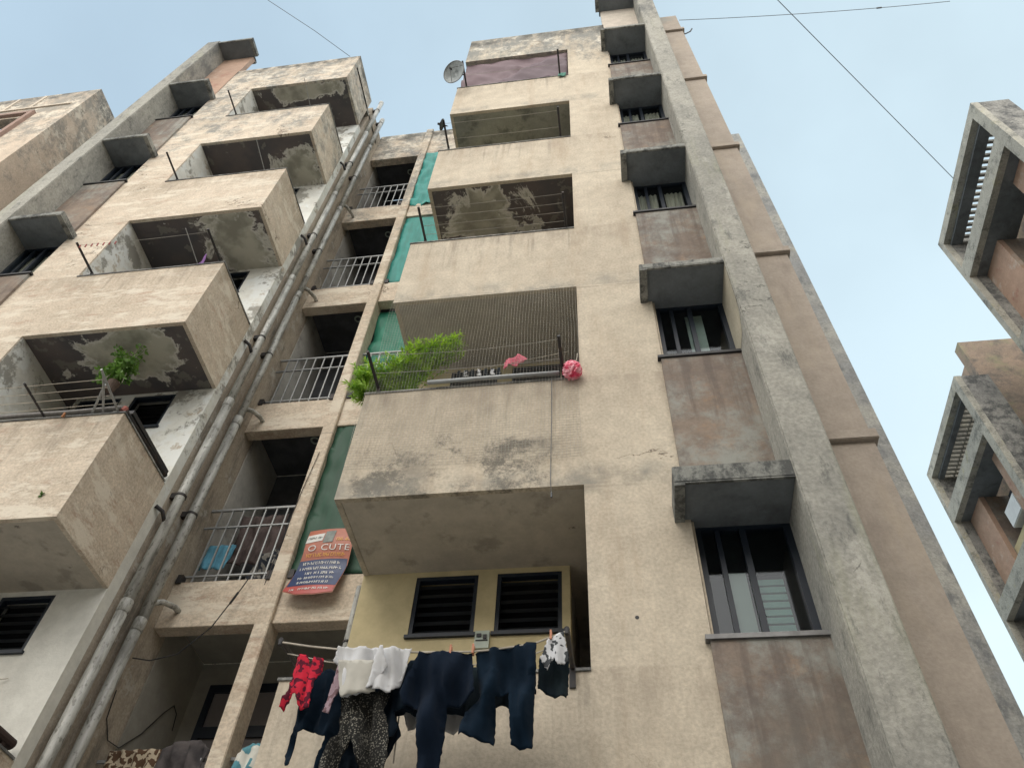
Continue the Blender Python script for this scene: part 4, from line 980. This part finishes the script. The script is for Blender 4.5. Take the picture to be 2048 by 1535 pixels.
tag(cloth('cloth', [(-3.95, -1.60), (-3.50, -1.60), (-3.48, -1.12), (-3.6, -1.02), (-3.8, -1.03), (-3.93, -1.1)], YC+.02, fabric('dark_grey_cloth', (.045, .042, .045), (.10, .09, .09)), amp=.028, freq=7, step=.03, seed=13), 'dark grey cloth over the lowest passage rail', 'cloth')
tag(cloth('cloth', [(-3.22, -1.6), (-2.98, -1.6), (-2.95, -1.08), (-3.10, -1.06), (-3.22, -1.15)], YC+.02, fabric('teal_white_cloth', (.10, .25, .30), (.60, .60, .55), 'patch', scale=9), amp=.02, freq=8, step=.03, seed=14), 'teal and white cloth on the passage rail right of the column', 'cloth')
q = MB(); q.tube([(-3.66, 1.82, .74), (-3.70, 1.80, .55), (-3.86, 1.79, .08), (-4.10, 1.78, -.22), (-4.30, 1.70, -.33), (-4.42, 1.60, -.36)], .006, 6); q.tube([(-3.72, 1.80, .50), (-3.76, 1.795, .36)], .012, 6)
tag(q.build('power_cord', M['black']), 'black cord drooping across the passage beam', 'cord')
q = MB(); X_ = XW0+.012
q.tube([(X_, 1.75, -.60), (X_, 1.80, -.85), (X_, 1.95, -.98), (X_, 2.15, -.95), (X_, 2.4, -.68), (X_, 2.62, -.34), (X_, 2.74, -.20), (X_, 2.84, -.24), (X_, 2.88, -.4)], .005, 6)
tag(q.build('power_cord', M['black']), 'thin cord looping over the passage inner wall', 'cord')
q = MB(); q.tube([(-.265, -.02, 1.38), (-.262, -.012, .8), (-.268, -.012, .05), (-.262, .02, -.06)], .0035, 5); q.tube([(-.262, .02, -.05), (-.262, .02, -.10)], .008, 6)
tag(q.build('cord', M['cable']), 'thin cord hanging down the parapet below the plant balcony', 'cord')
q = MB(); q.tube([(-3.36, 1.815, 2.6), (-3.42, 1.82, 1.9), (-3.45, 1.82, 1.2), (-3.47, 1.82, .6)], .004, 5)
tag(q.build('cord', M['iron']), 'rusty wire running down the passage column', 'cord')

# ------------------------------------------------------------------ overhead cables
def cable(pts, r, label, knots=()):
    q = MB(); q.tube(pts, r, 6)
    for k in knots: q.tube([Vector(k)-Vector((.05, 0, 0)), Vector(k)+Vector((.05, 0, 0))], r*2.6, 6)
    tag(q.build('overhead_cable', M['cable']), label, 'cable', 'cables crossing the sky')
cable([(-4.83, .02, 13.60), (-5.55, -.55, 13.85), (-6.43, -1.17, 14.15), (-8.3, -2.6, 14.6)], .006, 'cable rising from the left roof to the top edge')
cable([(9.0, 4.648, 14.05), (4.43, 0.0, 13.68), (1.0, -3.49, 13.40)], .009, 'long cable slanting down to the building at the right edge')
def lerp3(a, b, t): return tuple(a[i]+(b[i]-a[i])*t for i in range(3))
A_, B_ = (2.34, .03, 13.2), (8.0, .491, 13.80)
cable([(lerp3(A_, B_, i/12)[0], lerp3(A_, B_, i/12)[1], lerp3(A_, B_, i/12)[2]-.16*4*(i/12)*(1-i/12)) for i in range(13)], .006, 'cable leaving the roof corner towards the upper right', knots=[lerp3(A_, B_, .73)[:2]+(lerp3(A_, B_, .73)[2]-.126,)])
q = MB(); q.tube([(2.33, .2, 12.95), (2.46, .3, 13.14), (2.58, .3, 13.27), (2.64, .3, 13.46)], .014, 6)
tag(q.build('iron_hook', M['iron']), 'bent iron hook sticking out of the roof corner', 'hook')

# ------------------------------------------------------------------ neighbouring block at the left edge
nb = thing('apartment_building', 'peach block with a framed window beyond the fin at the left edge', 'building', (-14, 0, GZ))
w = MB(); wall_holes(w, -20, -10.71, GZ, 13.47, 0, .2, [(-12.70, -11.75, 10.98, 12.02)]); w.build('facade_wall', M['wall_far'], nb)
w = MB(); w.box(-10.91, -10.71, .2, 11, GZ, 13.47); w.build('side_wall', M['wall_far'], nb)
w = MB(); w.box(-19.9, -10.92, .9, 11, GZ, 13.2); w.build('rear_body', M['wall_far'], nb)
f = MB(); f.box(-11.75, -11.63, -.07, .12, 10.70, 12.22); f.box(-12.82, -12.70, -.07, .12, 10.70, 12.22); f.box(-12.70, -11.75, -.07, .12, 12.10, 12.22); f.box(-12.70, -11.75, -.07, .12, 10.70, 10.86)
fo = f.build('window_frame', plaster('dull_pink_frame', (.33, .23, .19), (.28, .20, .17)), nb, bevel=.008)
f = MB(); f.box(-12.70, -11.75, .5, .55, 10.98, 12.02); f.box(-12.26, -12.2, .15, .2, 10.98, 12.02); f.build('shutter', M['navy_frame'], fo)
for x in (-12.03, -12.70):
    q = MB(); q.box(x-.03, x+.03, -.02, -.001, 12.62, 13.40); q.build('pilaster_strip', M['pale'], nb)
q = MB(); q.box(-13.5, -11.0, -.03, -.001, 12.56, 12.62); q.build('ledge', M['pale'], nb)

# ------------------------------------------------------------------ the two blocks at the right edge
def side_block(Y0, Y1, ztop, zwall, depth, label, rows):
    t = thing('apartment_building', label, 'building', (13, (Y0+Y1)/2, GZ))
    X0 = 9.0; XWL = 9.82; post = .16; nst = 7
    XJ = X0+(.42 if rows == 1 else .30)
    zm = ztop-1.42                      # top of the first cross beam
    holes = [(Y0+post+.1, Y1-post, zm, ztop-.28)]
    for s in range(nst):
        z1 = zm-.46-3*s; z0 = z1-2.54
        if z0 > GZ+.3: holes.append((Y0+post+.1, Y1-post, z0, z1))
    w = MB(); wall_holes(w, Y0, Y1, GZ, ztop, X0, X0+.16, holes, axis='x'); w.build('facade_frame', M['frame_far'], t)
    w = MB(); w.box(X0+.161, XWL, Y0+.005, Y0+.16, GZ, ztop-.01); w.box(X0+.161, XWL, Y1-.16, Y1-.005, GZ, ztop-.01); w.build('side_cheek', M['conc_dark'], t)
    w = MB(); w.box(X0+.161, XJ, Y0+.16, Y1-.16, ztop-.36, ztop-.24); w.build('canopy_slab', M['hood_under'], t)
    w = MB(); n = 20
    for i in range(n+1):
        y = Y0+.2+(Y1-Y0-.4)*i/n; w.box(XJ, XWL, y-.030, y+.030, ztop-.36, ztop-.26)
    for r in range(rows): 
        xx = XJ+(XWL-XJ)*r/rows; w.box(xx-.012, xx+.012, Y0+.16, Y1-.16, ztop-.345, ztop-.275)
    w.build('concrete_grille', M['concrete'], t)
    for s in range(nst):
        z1 = zm-.46-3*s
        if z1 < GZ+1: continue
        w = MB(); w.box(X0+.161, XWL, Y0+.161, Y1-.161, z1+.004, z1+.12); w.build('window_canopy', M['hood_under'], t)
        yc0, yc1 = Y0+.32*(Y1-Y0), Y0+.70*(Y1-Y0); zb = max(z1-2.54, GZ)
        for ya, yb in ((Y0+.161, yc0), (yc1, Y1-.161)):
            MB().box(XWL-.42, XWL-.301, ya, yb, zb+.002, z1+.003).build('pink_panel', M['orange'], t)
        for ya, yb in ((yc0-.06, yc0), (yc1, yc1+.06)):
            MB().box(XWL-.30, XWL+.35, ya, yb, zb, z1).build('window_reveal', M['pink'], t)
        w = MB(); w.box(XWL+.28, XWL+.33, yc0, yc1, zb+.9, z1); wo = w.build('window', M['navy_frame'], t)
        w = MB(); w.box(XWL-.28, XWL+.33, yc0, yc1, zb, zb+.9); w.build('window_apron', M['cream'], t)
        if rows == 2 and s == 0:
            a = MB(); a.box(XWL-.40, XWL-.05, yc0+.05, yc0+.75, zb+1.0, zb+1.5)
            tag(a.build('air_conditioner', simple('white_enamel', (.66, .68, .68), .4, var=.05), bevel=.02), 'white air conditioner box in a window of the right-hand block', 'air conditioner')
    w = MB(); w.box(XWL+.36, XWL+8, Y0+.3, Y1+3*0+.1, GZ, zwall); w.box(XWL, XWL+.36, Y0+.3, Y0+.62, GZ, zwall); w.box(XWL, XWL+.36, Y1-.3, Y1+.1, GZ, ztop-.3); w.build('rear_body', M['wall_brown'], t)
    if rows == 1:       # unseen low wing behind the viewer, added to shade the lower floors
        w = MB(); w.box(11.5, 18, -24, Y0+.29, GZ, 7.5); w.box(-14, 11.49, -24, -17, GZ, 7.5); w.build('added_shade_wing', M['wall_far'], t)
    return t
side_block(2.82, 6.47, 14.05, 13.75, 8, 'grey-framed block with a row of roof slots, nearer one at the right edge', 1)
side_block(8.93, 12.45, 11.70, 13.47, 8, 'grey-framed block with a brown wall above, farther one at the right edge', 2)
